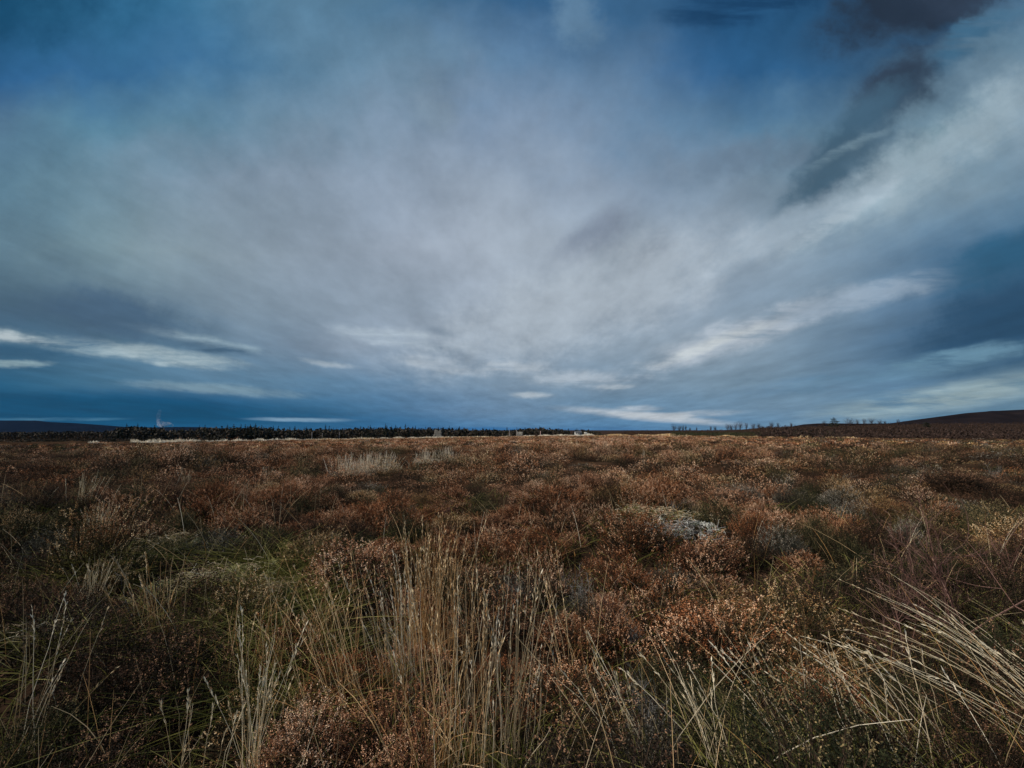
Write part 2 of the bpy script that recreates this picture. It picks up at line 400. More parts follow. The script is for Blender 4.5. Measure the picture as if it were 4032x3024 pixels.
def terrain(x, y, rough=True):
    x = np.asarray(x, float); y = np.asarray(y, float)
    ys = np.maximum(y, 1.0)
    px = np.clip(2016 + F * x / ys, -800, 4900)
    ey = EDGE_Y(px)
    ze = EYE - (EDGE_ROW(px) - HOR) / F * ey - HEATHER_H
    t = np.clip(y / ey, 0, 1)
    z = ze * t * t * (3 - 2 * t) * 1.0
    # line of sight must clear until the edge
    # left and centre: ground falls to the wood
    zw = EYE + (HOR - TOP_ROW(px)) / F * WOOD_Y - HT(px)
    zw2 = EYE + (HOR - TOP_ROW(px)) / F * 740 - HT(px)
    s = np.clip((y - ey - 16) / (WOOD_Y - ey - 16), 0, 1)
    zl = z + (zw - ze) * s ** .8
    s2 = np.clip((y - WOOD_Y) / 180, 0, 1); zl = zl + (zw2 - zw) * s2
    s3 = np.clip((y - 760) / 900, 0, 1); zl = zl * (1 - s3) + (-25) * s3
    zr3 = EYE + (HOR - SKYL(px)) / F * 350
    s = np.clip((y - ey - 10) / (340 - ey), 0, 1)
    zr = z + (zr3 - ze) * s ** 1.6
    s3 = np.clip((y - 370) / 400, 0, 1); zr = zr * (1 - s3) + (-25) * s3
    w = np.clip((px - 2340) / 120, 0, 1)
    z = zl * (1 - w) + zr * w
    if rough:
        near = np.clip(1.2 - y / 150, 0, 1)
        z = z + near * ((vnoise(x * .16 + 5, y * .16, 1) - .5) * .30 + (vnoise(x * .45, y * .6 + 9, 2) - .5) * .42 + np.clip(1.3 - y / 60, 0, 1) * (vnoise(x * 1.1, y * 1.3 + 4, 12) - .5) * .20)
        z = z + .03 * (vnoise(x * 2, y * 2, 3) - .5)
    return z

def tz(x, y): return float(terrain(np.array([x]), np.array([y]))[0])

na = 360
rad = np.concatenate([np.arange(0.0, 30, .25), 30 * (12000 / 30) ** (np.linspace(0, 1, 150))])
nr = len(rad)
ang = np.linspace(0, 2 * np.pi, na, endpoint=False)
RR, AA = np.meshgrid(rad, ang, indexing='ij')
gx = RR * np.sin(AA); gy = RR * np.cos(AA); gz = terrain(gx, gy)
V = np.stack([gx, gy, gz], -1).reshape(-1, 3)
i, j = np.meshgrid(np.arange(nr - 1), np.arange(na), indexing='ij')
Fc = np.stack([i * na + j, i * na + (j + 1) % na, (i + 1) * na + (j + 1) % na, (i + 1) * na + j], -1).reshape(-1, 4)[:, ::-1]
M_GROUND = noise_mat('moor_ground', (.014,.010,.006), (.065,.038,.024), .55, (.09,.06,.032), bump=.4)
ground = link('ground', make_mesh('ground', V, Fc, smooth=True), M_GROUND)
tag(ground, kind='structure')

def hill(name, D, pts, depth, base, mat, label):
    """a long ridge: crest rows from the photograph's skyline, real depth and rounded back"""
    pxs = np.linspace(pts[0][0], pts[-1][0], 160)
    rows = prof(pts)(pxs)
    crest = EYE + (HOR - rows) / F * D
    us = (pxs - 2016) / F
    prof_s = np.array([-1, -.75, -.5, -.25, -.08, 0, .15, .5, 1.0])
    hs = np.array([0, .18, .45, .76, .96, 1, .95, .55, 0])
    V = []
    for s, h in zip(prof_s, hs):
        yy = D + s * depth
        zz = base + (crest - base) * h
        if h < 1: zz = zz + (vnoise(pxs * .02, np.full_like(pxs, s * 5), 4) - .5) * (crest - base) * .10
        V.append(np.stack([us * yy, np.full_like(us, yy), zz], -1))
    V = np.array(V); n, m = V.shape[:2]
    i, j = np.meshgrid(np.arange(n - 1), np.arange(m - 1), indexing='ij')
    Fc = np.stack([i * m + j, i * m + j + 1, (i + 1) * m + j + 1, (i + 1) * m + j], -1).reshape(-1, 4)
    o = link(name, make_mesh(name, V.reshape(-1, 3), Fc, smooth=True), mat)
    return tag(o, label=label, kind='structure')

M_HILL = noise_mat('hill_heather', (.008,.007,.008), (.019,.014,.014), .012, (.038,.028,.024))
M_FAR = noise_mat('far_hill_haze_tint', (.006,.010,.019), (.009,.014,.026), .002, (.013,.020,.036))  # distance haze painted into the base colour as a blue tint
hill('hill', 1500, [(2380,1712),(2900,1700),(3050,1688),(3110,1680),(3160,1671),(3220,1667),(3400,1668),(3500,1667),(3600,1653),(3700,1640),(3800,1627),(3900,1619),(4032,1613),(4300,1606),(4800,1600),(5200,1640)], 500, -26, M_HILL, 'long dark moorland hill rising at the right skyline')
hill('hill', 5000, [(-900,1668),(-400,1656),(0,1656),(150,1656),(200,1662),(300,1666),(400,1673),(500,1681),(600,1683),(700,1681),(800,1682),(900,1688),(1100,1696)], 1200, -26, M_FAR, 'far hill tinted haze blue on the left skyline')

# ------------------------------------------------------------------ heather
def dome_pts(n, seed_l, low=-.05):
    """points on a lumpy dome of unit radius; returns position and outward normal"""
    z = rng.uniform(low, 1, n) ** 1.0; z = np.clip(z, low, 1)
    a = rng.uniform(0, 2 * np.pi, n); r = np.sqrt(np.maximum(0, 1 - z * z))
    d = np.stack([r * np.cos(a), r * np.sin(a), z], -1)
    lump = np.ones(n)
    lr = np.random.default_rng(seed_l)
    for _ in range(9):
        c = unit(lr.normal(size=3)); c[2] = abs(c[2]); amp = lr.uniform(-.42, .42)
        lump += amp * np.exp(-((d - c) ** 2).sum(1) / .16)
    return d * lump[:, None], d

def heather_meshes(idx, lod):
    """stems, leaves and flower heads of one bush: 1 m across, 1 unit high (scaled on placing)"""
    st, lf, fl = Soup(), Soup(), Soup()
    nspr, nb = {0: (1250, 11), 1: (340, 3), 2: (130, 1)}[lod]
    k = {0: 1.0, 1: 1.7, 2: 3.2}[lod]
    p, nrm = dome_pts(nspr, 100 + idx)
    depth = 1 - np.abs(rng.normal(0, .17, nspr)); depth[rng.random(nspr) < .12] = rng.uniform(.3, .8)
    size = np.array([.5, .5, .78])
    P = p * depth[:, None] * size
    P[:, 2] += np.clip(rng.normal(0, .06 if lod == 0 else .025, nspr), -.10, .22) * (nrm[:, 2] > .2)
    P[:, :2] *= 1 + rng.normal(0, .08 if lod == 0 else .03, (nspr, 1))
    d = unit(nrm * np.array([.55, .55, .5]) + np.array([0, 0, .75]) + rng.normal(0, .28, (nspr, 3)))
    L = rng.uniform(.07, .15, nspr) * (1.0 if lod == 0 else 1.15)
    spr = np.clip(rng.normal(.48, .2, nspr), 0, 1)
    # clumps of colour within the bush
    spr = np.clip(spr + .20 * np.sin(P[:, 0] * 9 + idx) * np.sin(P[:, 1] * 8 + 2 * idx), 0, 1)
    base = P - d * L[:, None] * .35
    spr = np.clip(.47 + (spr - .47) * 1.7, 0, 1) if lod == 0 else np.clip(.62 + (spr - .47) * 1.2, 0, 1)
    up = nrm[:, 2] + .25 * np.sin(P[:, 0] * 14 + idx * 2) * np.sin(P[:, 1] * 13) + rng.normal(0, .15, nspr) > (.50 if lod else (.20, .30, .45, .15, .55, .35, .10, .5, .3)[idx % 9])
    dens = .95 if lod else (1.0, .55, .35, .9, .3, .5, .8, .4, .6)[idx % 9]
    up &= rng.random(nspr) < dens
    if lod < 2:
        for b in range(nb):
            t = (b + rng.random(nspr)) / nb
            c = base + d * (L * (.30 + .75 * t))[:, None] + rng.normal(0, .0042 * k, (nspr, 3))
            dd = unit(d + rng.normal(0, .75, (nspr, 3)))
            keep = (rng.random(nspr) < .9) & up
            fl.leaf(c[keep], dd[keep], rng.uniform(.011, .020, keep.sum()) * k * (1.25 if lod else 1), rng.uniform(.006, .010, keep.sum()) * k * (1.25 if lod else 1),
                    np.clip(spr[keep] + rng.normal(0, .14, keep.sum()) + .15 * (t[keep] - .5), 0, 1))
    else:
        fl.leaf(base[up], d[up], L[up] * 1.3, rng.uniform(.035, .07, up.sum()), spr[up])
    nl = {0: 7, 1: 3, 2: 1}[lod]
    for b in range(nl):
        t = rng.random(nspr)
        c = base - d * (L * t * 1.1)[:, None] + rng.normal(0, .012 * k, (nspr, 3))
        dd = unit(d + rng.normal(0, .8, (nspr, 3)))
        lf.leaf(c, dd, rng.uniform(.014, .03, nspr) * k, rng.uniform(.005, .010, nspr) * k, np.clip(rng.normal(.5, .25, nspr), 0, 1))
    ns = {0: 130, 1: 26, 2: 6}[lod]
    sel = rng.choice(nspr, ns, replace=False)
    e = P[sel]; s0 = rng.normal(0, .05, (ns, 3)); s0[:, 2] = -.03
    mid = s0 * .4 + e * .6 * np.array([1.12, 1.12, .78]) + rng.normal(0, .025, (ns, 3))
    pts = np.stack([s0, mid, e], 1)
    wd = np.stack([np.full(ns, .010), np.full(ns, .006), np.full(ns, .0025)], 1) * (1 if lod == 0 else 1.8)
    st.strip(pts, wd, rng.random(ns))
    return st.mesh('heather_stems'), lf.mesh('heather_leaves'), fl.mesh('heather_flowers')

NEAR_V = [heather_meshes(i, 0) for i in range(9)]

LM = []          # landmarks used in wording: (name, x, y)
# zones kept free of heather (x, y, r)
FREE = []

def kind_at(px, row, x, y):
    n = vnoise(np.array([x * .55 + 31]), np.array([y * .42 + 7]), 21)[0]
    r = random.random()
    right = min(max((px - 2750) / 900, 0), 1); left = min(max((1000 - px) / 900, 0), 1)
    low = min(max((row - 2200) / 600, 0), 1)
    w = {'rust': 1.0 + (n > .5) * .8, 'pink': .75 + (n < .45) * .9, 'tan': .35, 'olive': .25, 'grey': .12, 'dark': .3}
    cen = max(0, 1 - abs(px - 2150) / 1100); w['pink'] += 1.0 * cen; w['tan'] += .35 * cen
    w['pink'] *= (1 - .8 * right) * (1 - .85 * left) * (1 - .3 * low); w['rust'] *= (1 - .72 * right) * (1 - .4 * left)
    w['olive'] += 1.5 * right + .8 * left + .6 * low; w['dark'] += 2.6 * right + 2.3 * left + .7 * low; w['grey'] += .55 * right + .2 * left  # real dark heather at right, plus lens vignette put into plant colours at sides
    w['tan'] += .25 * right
    n2 = vnoise(np.array([x * .5 + 77]), np.array([y * .62 + 3]), 91)[0]
    if n2 > .60:
        w['dark'] = w['dark'] * 2.5 + .8; w['olive'] = w['olive'] * 2 + .5; w['pink'] *= .3
    if row > 2550 and px > 2500: w['rust'] *= .25; w['pink'] *= .5
    tot = sum(w.values()); a = r * tot
    for k in KINDS:
        a -= w[k]
        if a <= 0: return k
    return 'rust'

# hand-placed heather bushes seen in the photograph: (px, row of the middle, width px, kind)
HAND = [
 (1960,2640,330,'rust'), (1380,2200,380,'pink'), (1180,2820,420,'pink'), (1560,2960,420,'pink'), (2330,2700,330,'tan'),
 (3120,2330,420,'tan'), (2880,2280,260,'tan'), (2990,2000,300,'pink'), (2850,1930,280,'pink'), (3200,2420,300,'tan'),
 (700,2580,420,'dark'), (420,2560,380,'dark'), (500,2930,400,'dark'), (180,2700,330,'olive'), (2450,2160,260,'rust'),
 (2620,2260,270,'rust'), (1740,2330,240,'rust'), (2150,2180,240,'pink'), (3430,2870,380,'dark'), (3280,2650,330,'rust'),
 (2780,2560,330,'olive'), (2600,2480,300,'olive'), (2880,2800,350,'olive'), (3650,2520,360,'dark'), (3900,2380,340,'dark'),
 (2280,2250,170,'grey'), (2030,2200,200,'grey'), (2560,2830,230,'grey'), (3290,1930,160,'grey'), (3080,2080,200,'grey'),
 (860,2120,200,'grey'), (3420,2060,260,'dark'), (3760,1900,280,'dark'), (3930,1800,200,'grey'), (1120,1960,240,'rust'),
 (1500,1960,240,'rust'), (2180,1960,280,'rust'), (1900,2080,230,'rust'), (2430,2330,250,'rust'), (980,2330,260,'tan'),
 (1180,2440,280,'rust'), (60,2380,300,'dark'), (330,2330,280,'dark'), (3500,2300,320,'dark'), (3720,2150,260,'olive'),
]
# moss, grass and other spots: keep heather off
def free_px(px, row, wpx, z=0.0):
    p = at_plane(px, row, z); r = wpx / F * p.y * .5
    FREE.append((p.x, p.y, r)); return p, r

MOSSES = [(800,2330,330,'yellow'), (1060,2400,190,'yellow'), (2560,2070,300,'yellow'), (2690,2130,250,'frost'), (2790,2060,120,'yellow'),
          (130,2560,210,'yellow'), (620,2180,190,'yellow')]
free_px(1000, 2480, 260); free_px(560, 2330, 200)
moss_pos = [(free_px(a, b, c * 1.05), k, a, b) for a, b, c, k in MOSSES]

TUSS = [  # px,row of base, stalks, height, spread, lean (x,y), material, heads, label
 (1690,2560,80,1.02,.24,(-.02,.06),'gold',.8,'tall golden grass tussock in the middle foreground, thick stalks rising from a yellow base'),
 (1960,3110,74,.92,.32,(.0,.02),'pale',.7,'tall upright pale grass tussock at the bottom centre in front of a rust red bush'),
 (1400,2860,34,.9,.34,(-.25,.16),'gold',.6,'thin golden grass tussock fanning left of the bottom centre tussock'),
 (1740,3160,40,.92,.26,(-.03,.02),'gold',.6,'golden grass tussock on the bottom edge just left of the upright pale one'),
 (4330,3150,27,.66,.34,(-.98,.45),'white',.9,'big pale grass tussock at the bottom right blown over to the left'),
 (3760,3200,18,.58,.24,(-.52,.34),'pale',.9,'pale leaning grass tussock at the bottom edge just left of the big blown-over one'),
 (3470,3180,20,.54,.2,(-.42,.25),'pale',.9,'pale grass tussock with crowded seed heads, second left of the big blown-over one'),
 (3180,3200,16,.60,.18,(-.36,.2),'pale',.8,'thin leaning grass tussock on the bottom edge, third left of the blown-over one'),
 (2860,3190,18,.52,.12,(-.26,.16),'white',.8,'short pale leaning grass tussock at the bottom edge right of the centre'),
 (4250,2900,20,.74,.20,(-.75,.4),'white',.6,'sparse pale grass tussock cut by the right edge of the picture'),
 (985,3160,26,.72,.06,(.03,.02),'white',.5,'narrow bunch of bright white grass stalks at the bottom left of the centre'),
 (720,3140,12,.42,.16,(.0,.0),'white',.6,'few short white grass stalks at the bottom left edge'),
 (380,2120,45,.62,.20,(.08,.03),'white',.3,'pale wispy grass tussock on the left among dark heather'),
 (370,2330,34,.50,.16,(.08,.03),'white',.3,'faint pale grass tussock with a bent stalk below the wispy one on the left'),
 (620,2540,30,.62,.20,(-.12,.03),'gold',.3,'loose straw-coloured grass tussock beside the yellow moss on the left'),
 (1100,2650,44,.6,.45,(.05,.05),'gold',.3,'spread-out golden grass tussock right of the yellow moss on the left'),
 (2250,2640,14,.85,.25,(-.18,.05),'gold',.4,'thin brown grass tussock right of the tall upright tussock'),
 (2560,3140,16,.55,.2,(-.3,.2),'white',.7,'thin leaning grass tussock at the bottom edge right of the upright tussock'),
 (1360,1876,110,.75,.7,(.03,0),'white',.2,'left one of the bright pale grass tussocks in the middle distance'),
 (1440,1862,120,.85,.6,(.05,0),'white',.2,'second bright pale grass tussock in the middle distance, with a yellow base'),
 (1515,1852,100,.78,.7,(.05,0),'white',.2,'right end of the bright pale grass tussocks in the middle distance'),
 (1680,1822,70,.7,.8,(.05,0),'white',.2,'buff grass tussock behind a dark heather bush in the middle distance'),
 (1755,1812,100,.9,.7,(.05,0),'white',.2,'bright buff grass tussock right of the dark heather bush in the middle distance'),
 (1630,1838,24,.55,.3,(.05,0),'pale',.2,'small straw grass tussock between the two pale patches in the middle distance'),
 (1060,1878,26,.50,.35,(.02,0),'pale',.2,'greyish grass tussock left of the bright pale patch'),
 (730,1900,26,.6,.3,(.02,0),'pale',.2,'small buff grass tussock in the left middle distance'),
 (2385,1775,40,.8,.45,(.02,0),'pale',.2,'buff grass tussock far out in the middle of the moor'),
 (2275,1768,26,.7,.4,(.02,0),'pale',.2,'faint buff grass tussock beside a white lichened twig'),
 (2535,1822,10,.7,.2,(.0,0),'white',.4,'few pale stalks standing far out right of the centre'),
 (3850,1788,26,.55,.5,(.0,0),'gold',.2,'dull golden grass tussock far right in front of the dark heather'),
 (3560,1768,26,.55,.6,(.0,0),'gold',.2,'dull golden grass tussock out on the right of the moor'),
 (330,2035,30,.62,.22,(.12,.03),'white',.2,'small pale grass tussock left behind the wispy one'),
 (1080,1800,12,.8,.25,(.0,0),'pale',.3,'few buff stalks far out left of the bright pale patch'),
 (1600,2750,60,.85,.22,(-.16,.05),'pale',.6,'loose pale grass tussock between the golden and the upright tussocks'),
 (90,2960,14,.75,.22,(.18,.05),'pale',.5,'few pale bent stalks in the lower left corner'),
]
for t in TUSS:
    if 1950 < t[1] < 3000: free_px(t[0], t[1], 120)
    elif t[1] <= 1950: free_px(t[0], t[1], 170)

def tussock(px, row, n, h, spread, lean, mk, heads, label, i):
    p = at_plane(px, row, 0); x, y = p.x, p.y; z = tz(x, y)
    far = max(1.0, y / 4.5) ** .9
    M_far = M_BLEACH if y > 10 and mk == 'white' else None
    mats = {'gold': M_GOLD, 'pale': M_STRAW, 'white': M_far or M_WHITE}
    root = empty('grass_tussock', (x, y, z))
    st, sh, lv = Soup(), Soup(), Soup()
    K = 7
    b = rng.normal(0, spread * .33, (n, 3)); b[:, 2] = 0
    hh = h * rng.uniform(.40 if y > 10 else .55, 1.08, n) * (np.exp(-(np.hypot(b[:, 0], b[:, 1]) / (spread * .8)) ** 2) * .5 + .55 if y > 10 else 1)
    out = rng.normal(0, .13, (n, 3)); out[:, 2] = 0; out = out + b * .3
    t = np.linspace(0, 1, K)
    l3 = np.array([lean[0], lean[1], 0])
    bend = rng.uniform(.25, 1.5, n)[:, None]
    pts = b[:, None, :] + (t ** 1.22)[None, :, None] * (l3[None] * bend + out)[:, None, :] * h
    zz = hh[:, None] * t[None] * (1 - .18 * np.clip(np.linalg.norm(l3 * bend + out, axis=1), 0, 1.6)[:, None] * t[None] ** 2)
    pts[:, :, 2] += zz
    pts += rng.normal(0, .004, pts.shape) * np.array([1, 1, 0])
    wd = np.interp(t, [0, .7, 1], [.0027, .0022, .0012])[None].repeat(n, 0) * far
    tv = np.clip(rng.normal(.68, .27, n), 0, 1)
    st.strip(pts, wd, tv)
    hs = np.where(rng.random(n) < heads)[0]
    for c in range(16):
        tt = .74 + .26 * rng.random(len(hs)); f = tt * (K - 1); i0 = np.minimum(f.astype(int), K - 2); fr = (f - i0)[:, None]
        q = pts[hs, i0] * (1 - fr) + pts[hs, i0 + 1] * fr
        d = unit(pts[hs, -1] - pts[hs, -3]) + rng.normal(0, .16, (len(hs), 3))
        sh.leaf(q, d, rng.uniform(.014, .034, len(hs)), rng.uniform(.003, .0055, len(hs)) * far, np.clip(tv[hs] + rng.normal(.1, .15, len(hs)), 0, 1))
    m = int(n * (1.5 if y < 6 else 1.8))
    bl = rng.normal(0, spread * .36, (m, 3)); bl[:, 2] = 0
    dl = rng.normal(0, .55, (m, 3)); dl[:, 2] = 0; dl += l3 * .5
    hl = h * rng.uniform(.18, .45, m)
    t5 = np.linspace(0, 1, 5)
    pl = bl[:, None] + (t5 ** 1.5)[None, :, None] * dl[:, None] * hl[:, None, None]
    pl[:, :, 2] += hl[:, None] * (t5 - .35 * t5 ** 2.5)[None]
    lv.strip(pl, np.interp(t5, [0, .5, 1], [.004, .004, .001])[None].repeat(m, 0) * far, np.clip(rng.normal(.42, .22, m), 0, 1))
    if n > 30:
        link('stalks', st.mesh('stalks'), mats[mk], root)
        if len(hs): link('seed_heads', sh.mesh('seed_heads'), mats[mk], root)
    else:
        for k_ in range(n):
            s1 = Soup(); s1.strip(pts[k_:k_ + 1], wd[k_:k_ + 1], tv[k_:k_ + 1]); so_ = link('stalk', s1.mesh('stalk'), mats[mk], root)
            if k_ in hs:
                s2 = Soup(); w_ = list(hs).index(k_)
                for q_, t_ in zip(sh.q, sh.t): s2.add(q_[w_:w_ + 1], t_[w_:w_ + 1])
                link('seed_head', s2.mesh('seed_head'), mats[mk], so_)
    link('blades', lv.mesh('blades'), M_GOLD if (mk == 'gold' or y > 12) and mk != 'white' else (M_BLEACH if y > 10 else M_GREENG), root)
    tag(root, label, 'grass tussock', 'tussocks of dead grass among the heather')
    if y < 12: LM.append((label, x, y))
    return root
for i, t in enumerate(TUSS): tussock(*t, i)

# ---- moss cushions
def moss(pos, r, kind, px, row, label):
    x, y = pos.x, pos.y
    root = empty('moss_cushion', (x, y, tz(x, y) + .03))
    s = Soup(); b = Soup(); n = 15000 if kind != 'frost' else 9000
    a = rng.uniform(0, 2 * np.pi, n); q = np.sqrt(rng.random(n)) * r * 1.35
    cx = q * np.cos(a) * 1.15; cy = q * np.sin(a)
    nz = vnoise(cx * 6 + px, cy * 6, 5) * .6 + vnoise(cx * 15 + px, cy * 15, 15) * .4
    keep = nz > .32 + .34 * np.clip(q / (r * 1.3), 0, 1) ** 1.5 + (.19 if kind == 'frost' else .05)
    cx, cy, q, nz = cx[keep], cy[keep], q[keep], nz[keep]; n = len(cx)
    hz = .04 * np.clip(1 - (q / (r * 1.4)) ** 2, 0, 1) + .24 * (nz - .38)
    c = np.stack([cx, cy, hz * rng.uniform(.8, 1, n) + terrain(x + cx, y + cy) - tz(x, y)], -1)
    d = unit(rng.normal(0, .6, (n, 3)) + np.array([0, 0, .7]))
    tn = np.clip((vnoise(cx * 13 + 3, cy * 13 + row, 6) - .5) * 1.1 + (nz - .5) * 1.2 + .45 + rng.normal(0, .2, n), 0, 1)
    s.leaf(c, d, rng.uniform(.012, .035, n), rng.uniform(.005, .011, n), tn)
    mt = M_FROST if kind == 'frost' else M_MOSS
    link('moss_tips', s.mesh('moss_tips'), mt, root)
    m = int(60 + 260 * r); k = 5; t = np.linspace(-.5, .5, k)
    ctr = np.stack([rng.normal(0, r * .5, m), rng.normal(0, r * .5, m), rng.uniform(.05, .16, m)], -1)
    dd = unit(rng.normal(size=(m, 3)) * [1, 1, .35]); L = rng.uniform(.08, .32, m)
    P = ctr[:, None] + (dd * L[:, None])[:, None] * t[None, :, None]; P += rng.normal(0, .008, P.shape)
    P[:, :, 2] += (terrain(x + ctr[:, 0], y + ctr[:, 1]) - tz(x, y))[:, None]
    b.strip(P, np.full((m, k), .0035) * max(1, y / 4), np.clip(rng.normal(.5, .25, m), 0, 1))
    link('dead_stems', b.mesh('dead_stems'), M_STRAW if kind != 'frost' else M_GTWIG, root)
    tag(root, label, 'moss', 'moss cushions between the heather')
    if label: LM.append((label, x, y))
MOSS_L = ['large yellow-green moss cushion in the left foreground under loose grass', 'small yellow-green moss cushion right of the large one on the left',
 'bright green moss cushion right of the centre, behind the frosted one', 'whitish frosted moss cushion right of the centre',
 'small yellowish moss cushion behind and right of the frosted one', 'dull yellow moss cushion near the left edge', 'olive moss cushion behind the large yellow-green one on the left']
for ((p, r), k, a, b), l in zip(moss_pos, MOSS_L): moss(p, r, k, a, b, l)

# ---- heather bushes, the 300 that show largest
bushes = []       # x, y, width, height, kind
for px, row, wpx, k in HAND:
    p = at_plane(px, row, .30); w = wpx / F * p.y
    bushes.append((p.x, p.y, w, min(.5, max(.3, w * .75)), k))
def blocked(x, y, w):
    for fx, fy, fr in FREE:
        if (x - fx) ** 2 + (y - fy) ** 2 < (fr + w * .30) ** 2: return True
    return False
tries = 0
while tries < 30000:
    tries += 1
    y = random.uniform(1.15, 16); x = random.uniform(-1.22 * y - .9, 1.22 * y + .9)
    w = random.uniform(.5, 1.02)
    ok = not blocked(x, y, w)
    if ok:
        for b in bushes:
            if (x - b[0]) ** 2 + (y - b[1]) ** 2 < ((w + b[2]) * .385) ** 2: ok = False; break
    if ok:
        px = 2016 + F * x / y; row = HOR + F * (EYE - .3) / y
        big = vnoise(np.array([x * .6]), np.array([y * .6]), 33)[0]
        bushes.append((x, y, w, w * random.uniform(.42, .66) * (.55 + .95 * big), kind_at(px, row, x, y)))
def size_key(b):
    px = 2016 + F * b[0] / b[1]
    inside = -120 < px < 4150 and b[1] > 1.35
    return (0 if inside else 1, b[1] / b[2] ** .3)
bushes.sort(key=size_key)
DENSE = (0, 3, 6, 8); SPARSE = (1, 2, 4, 5, 7)
near = bushes[:300]; rest = bushes[300:]

CNAME = {'rust': 'rust red', 'pink': 'pale pinkish brown', 'tan': 'tan', 'olive': 'dark olive green', 'grey': 'lichen grey', 'dark': 'dark brown'}
proto = {}
def place_bush(x, y, w, h, kind, v, label):
    key = (kind, v)
    if key not in proto:
        root = empty('heather_bush', (0, 0, 0))
        for nm, me, mt in zip(('stems', 'leaves', 'flower_heads'), NEAR_V[v], (M_STEM, ML[kind], MF[kind])):
            if not me.materials: me.materials.append(None)
            o = bpy.data.objects.new(nm, me); COL.objects.link(o); o.parent = root
            o.material_slots[0].link = 'OBJECT'; o.material_slots[0].material = mt
        proto[key] = root; r = root
    else:
        src = proto[key]; r = src.copy(); COL.objects.link(r)
        for ch in src.children:
            c = ch.copy(); COL.objects.link(c); c.parent = r
    r.location = (x, y, tz(x, y) - .02); r.rotation_euler = (0, 0, random.uniform(0, 6.28))
    r.scale = (w * 1.12, w * 1.12 * random.uniform(.85, 1.1), h * 1.25)
    tag(r, label, 'heather bush', 'heather bushes covering the moor')
    return r

ORD = 'leftmost second third fourth fifth sixth seventh eighth ninth tenth'.split()
def words(px, row, x, y, w, h, kind):
    size = 'large' if w > .85 else ('small' if w < .64 else 'medium')
    shape = 'low' if h < .26 else ('tall' if h > .42 else 'rounded')
    depth = ('on the bottom edge' if row > 2850 else 'in the near foreground' if row > 2550 else 'in the foreground' if row > 2330 else
             'lower middle' if row > 2160 else 'mid-ground' if row > 2040 else 'upper mid-ground' if row > 1960 else 'farther back' if row > 1905 else 'well back')
    zs = ['at the left edge', 'far left', 'left', 'centre-left', 'just left of centre', 'centre', 'just right of centre', 'centre-right', 'right', 'far right', 'at the right edge']
    zone = zs[int(min(max(px / 4032 * 11, 0), 10.99))]
    return f"{size} {shape} {CNAME[kind]} heather bush, {depth}, {zone}"
lab_n = {}
info = []
for (x, y, w, h, k) in near:
    px = 2016 + F * x / y; row = HOR + F * (EYE - .25) / y
    l = words(px, row, x, y, w, h, k); info.append(l); lab_n.setdefault(l, []).append((x, y))
for n_, (x, y, w, h, k) in enumerate(near):
    l = info[n_]
    g = lab_n[l]
    if len(g) > 1:
        q = sorted(g, key=lambda c: c[0] / c[1]).index((x, y))
        l += ', left one' if (len(g) == 2 and q == 0) else ', right one' if len(g) == 2 else (', leftmost' if q == 0 else ', ' + ORD[q] + ' from left')
    place_bush(x, y, w, h, k, (DENSE[n_ % 4] if k in ('pink', 'rust') or y > 6 or (k == 'tan' and n_ % 2) else SPARSE[n_ % 5]) if y > 2.6 or k == 'pink' else SPARSE[n_ % 5], l)

# ---- the rest of the heath: one object, instanced
lib = bpy.data.collections.new('heath_library')
lib_idx = {}
def lib_add(name, parts):
    """joins parts (mesh, material) into one instance object"""
    Vs, Fs, Ts, Ms, off = [], [], [], [], 0
    me = bpy.data.meshes.new(name)
    for mi, (pm, mt) in enumerate(parts):
        n = len(pm.vertices); co = np.empty(n * 3, np.float32); pm.vertices.foreach_get('co', co)
        t = np.empty(n, np.float32); pm.attributes['tint'].data.foreach_get('value', t)
        Vs.append(co.reshape(-1, 3)); Ts.append(t); Fs.append(np.arange(n, dtype=np.int32).reshape(-1, 4) + off); Ms.append(np.full(n // 4, mi, np.int32)); off += n
    me = make_mesh(name, np.concatenate(Vs), np.concatenate(Fs), np.concatenate(Ts))
    for _, mt in parts: me.materials.append(mt)
    me.polygons.foreach_set('material_index', np.concatenate(Ms))
    o = bpy.data.objects.new(name, me); lib.objects.link(o)
names = []
MID = [heather_meshes(20 + i, 1) for i in range(3)]
FARV = [heather_meshes(40 + i, 2) for i in range(3)]
for k in KINDS:
    for i in range(3):
        for lod, src in ((1, MID), (2, FARV)):
            nm = f"heath_{KINDS.index(k):02d}_{lod}_{i}"
            a, b, c = src[i]
            lib_add(nm, [(a, M_STEM), (b, ML[k]), (c, MF[k])]); names.append((nm, (k, lod, i)))
names.sort()
for n_, (nm, key) in enumerate(names): lib_idx[key] = n_

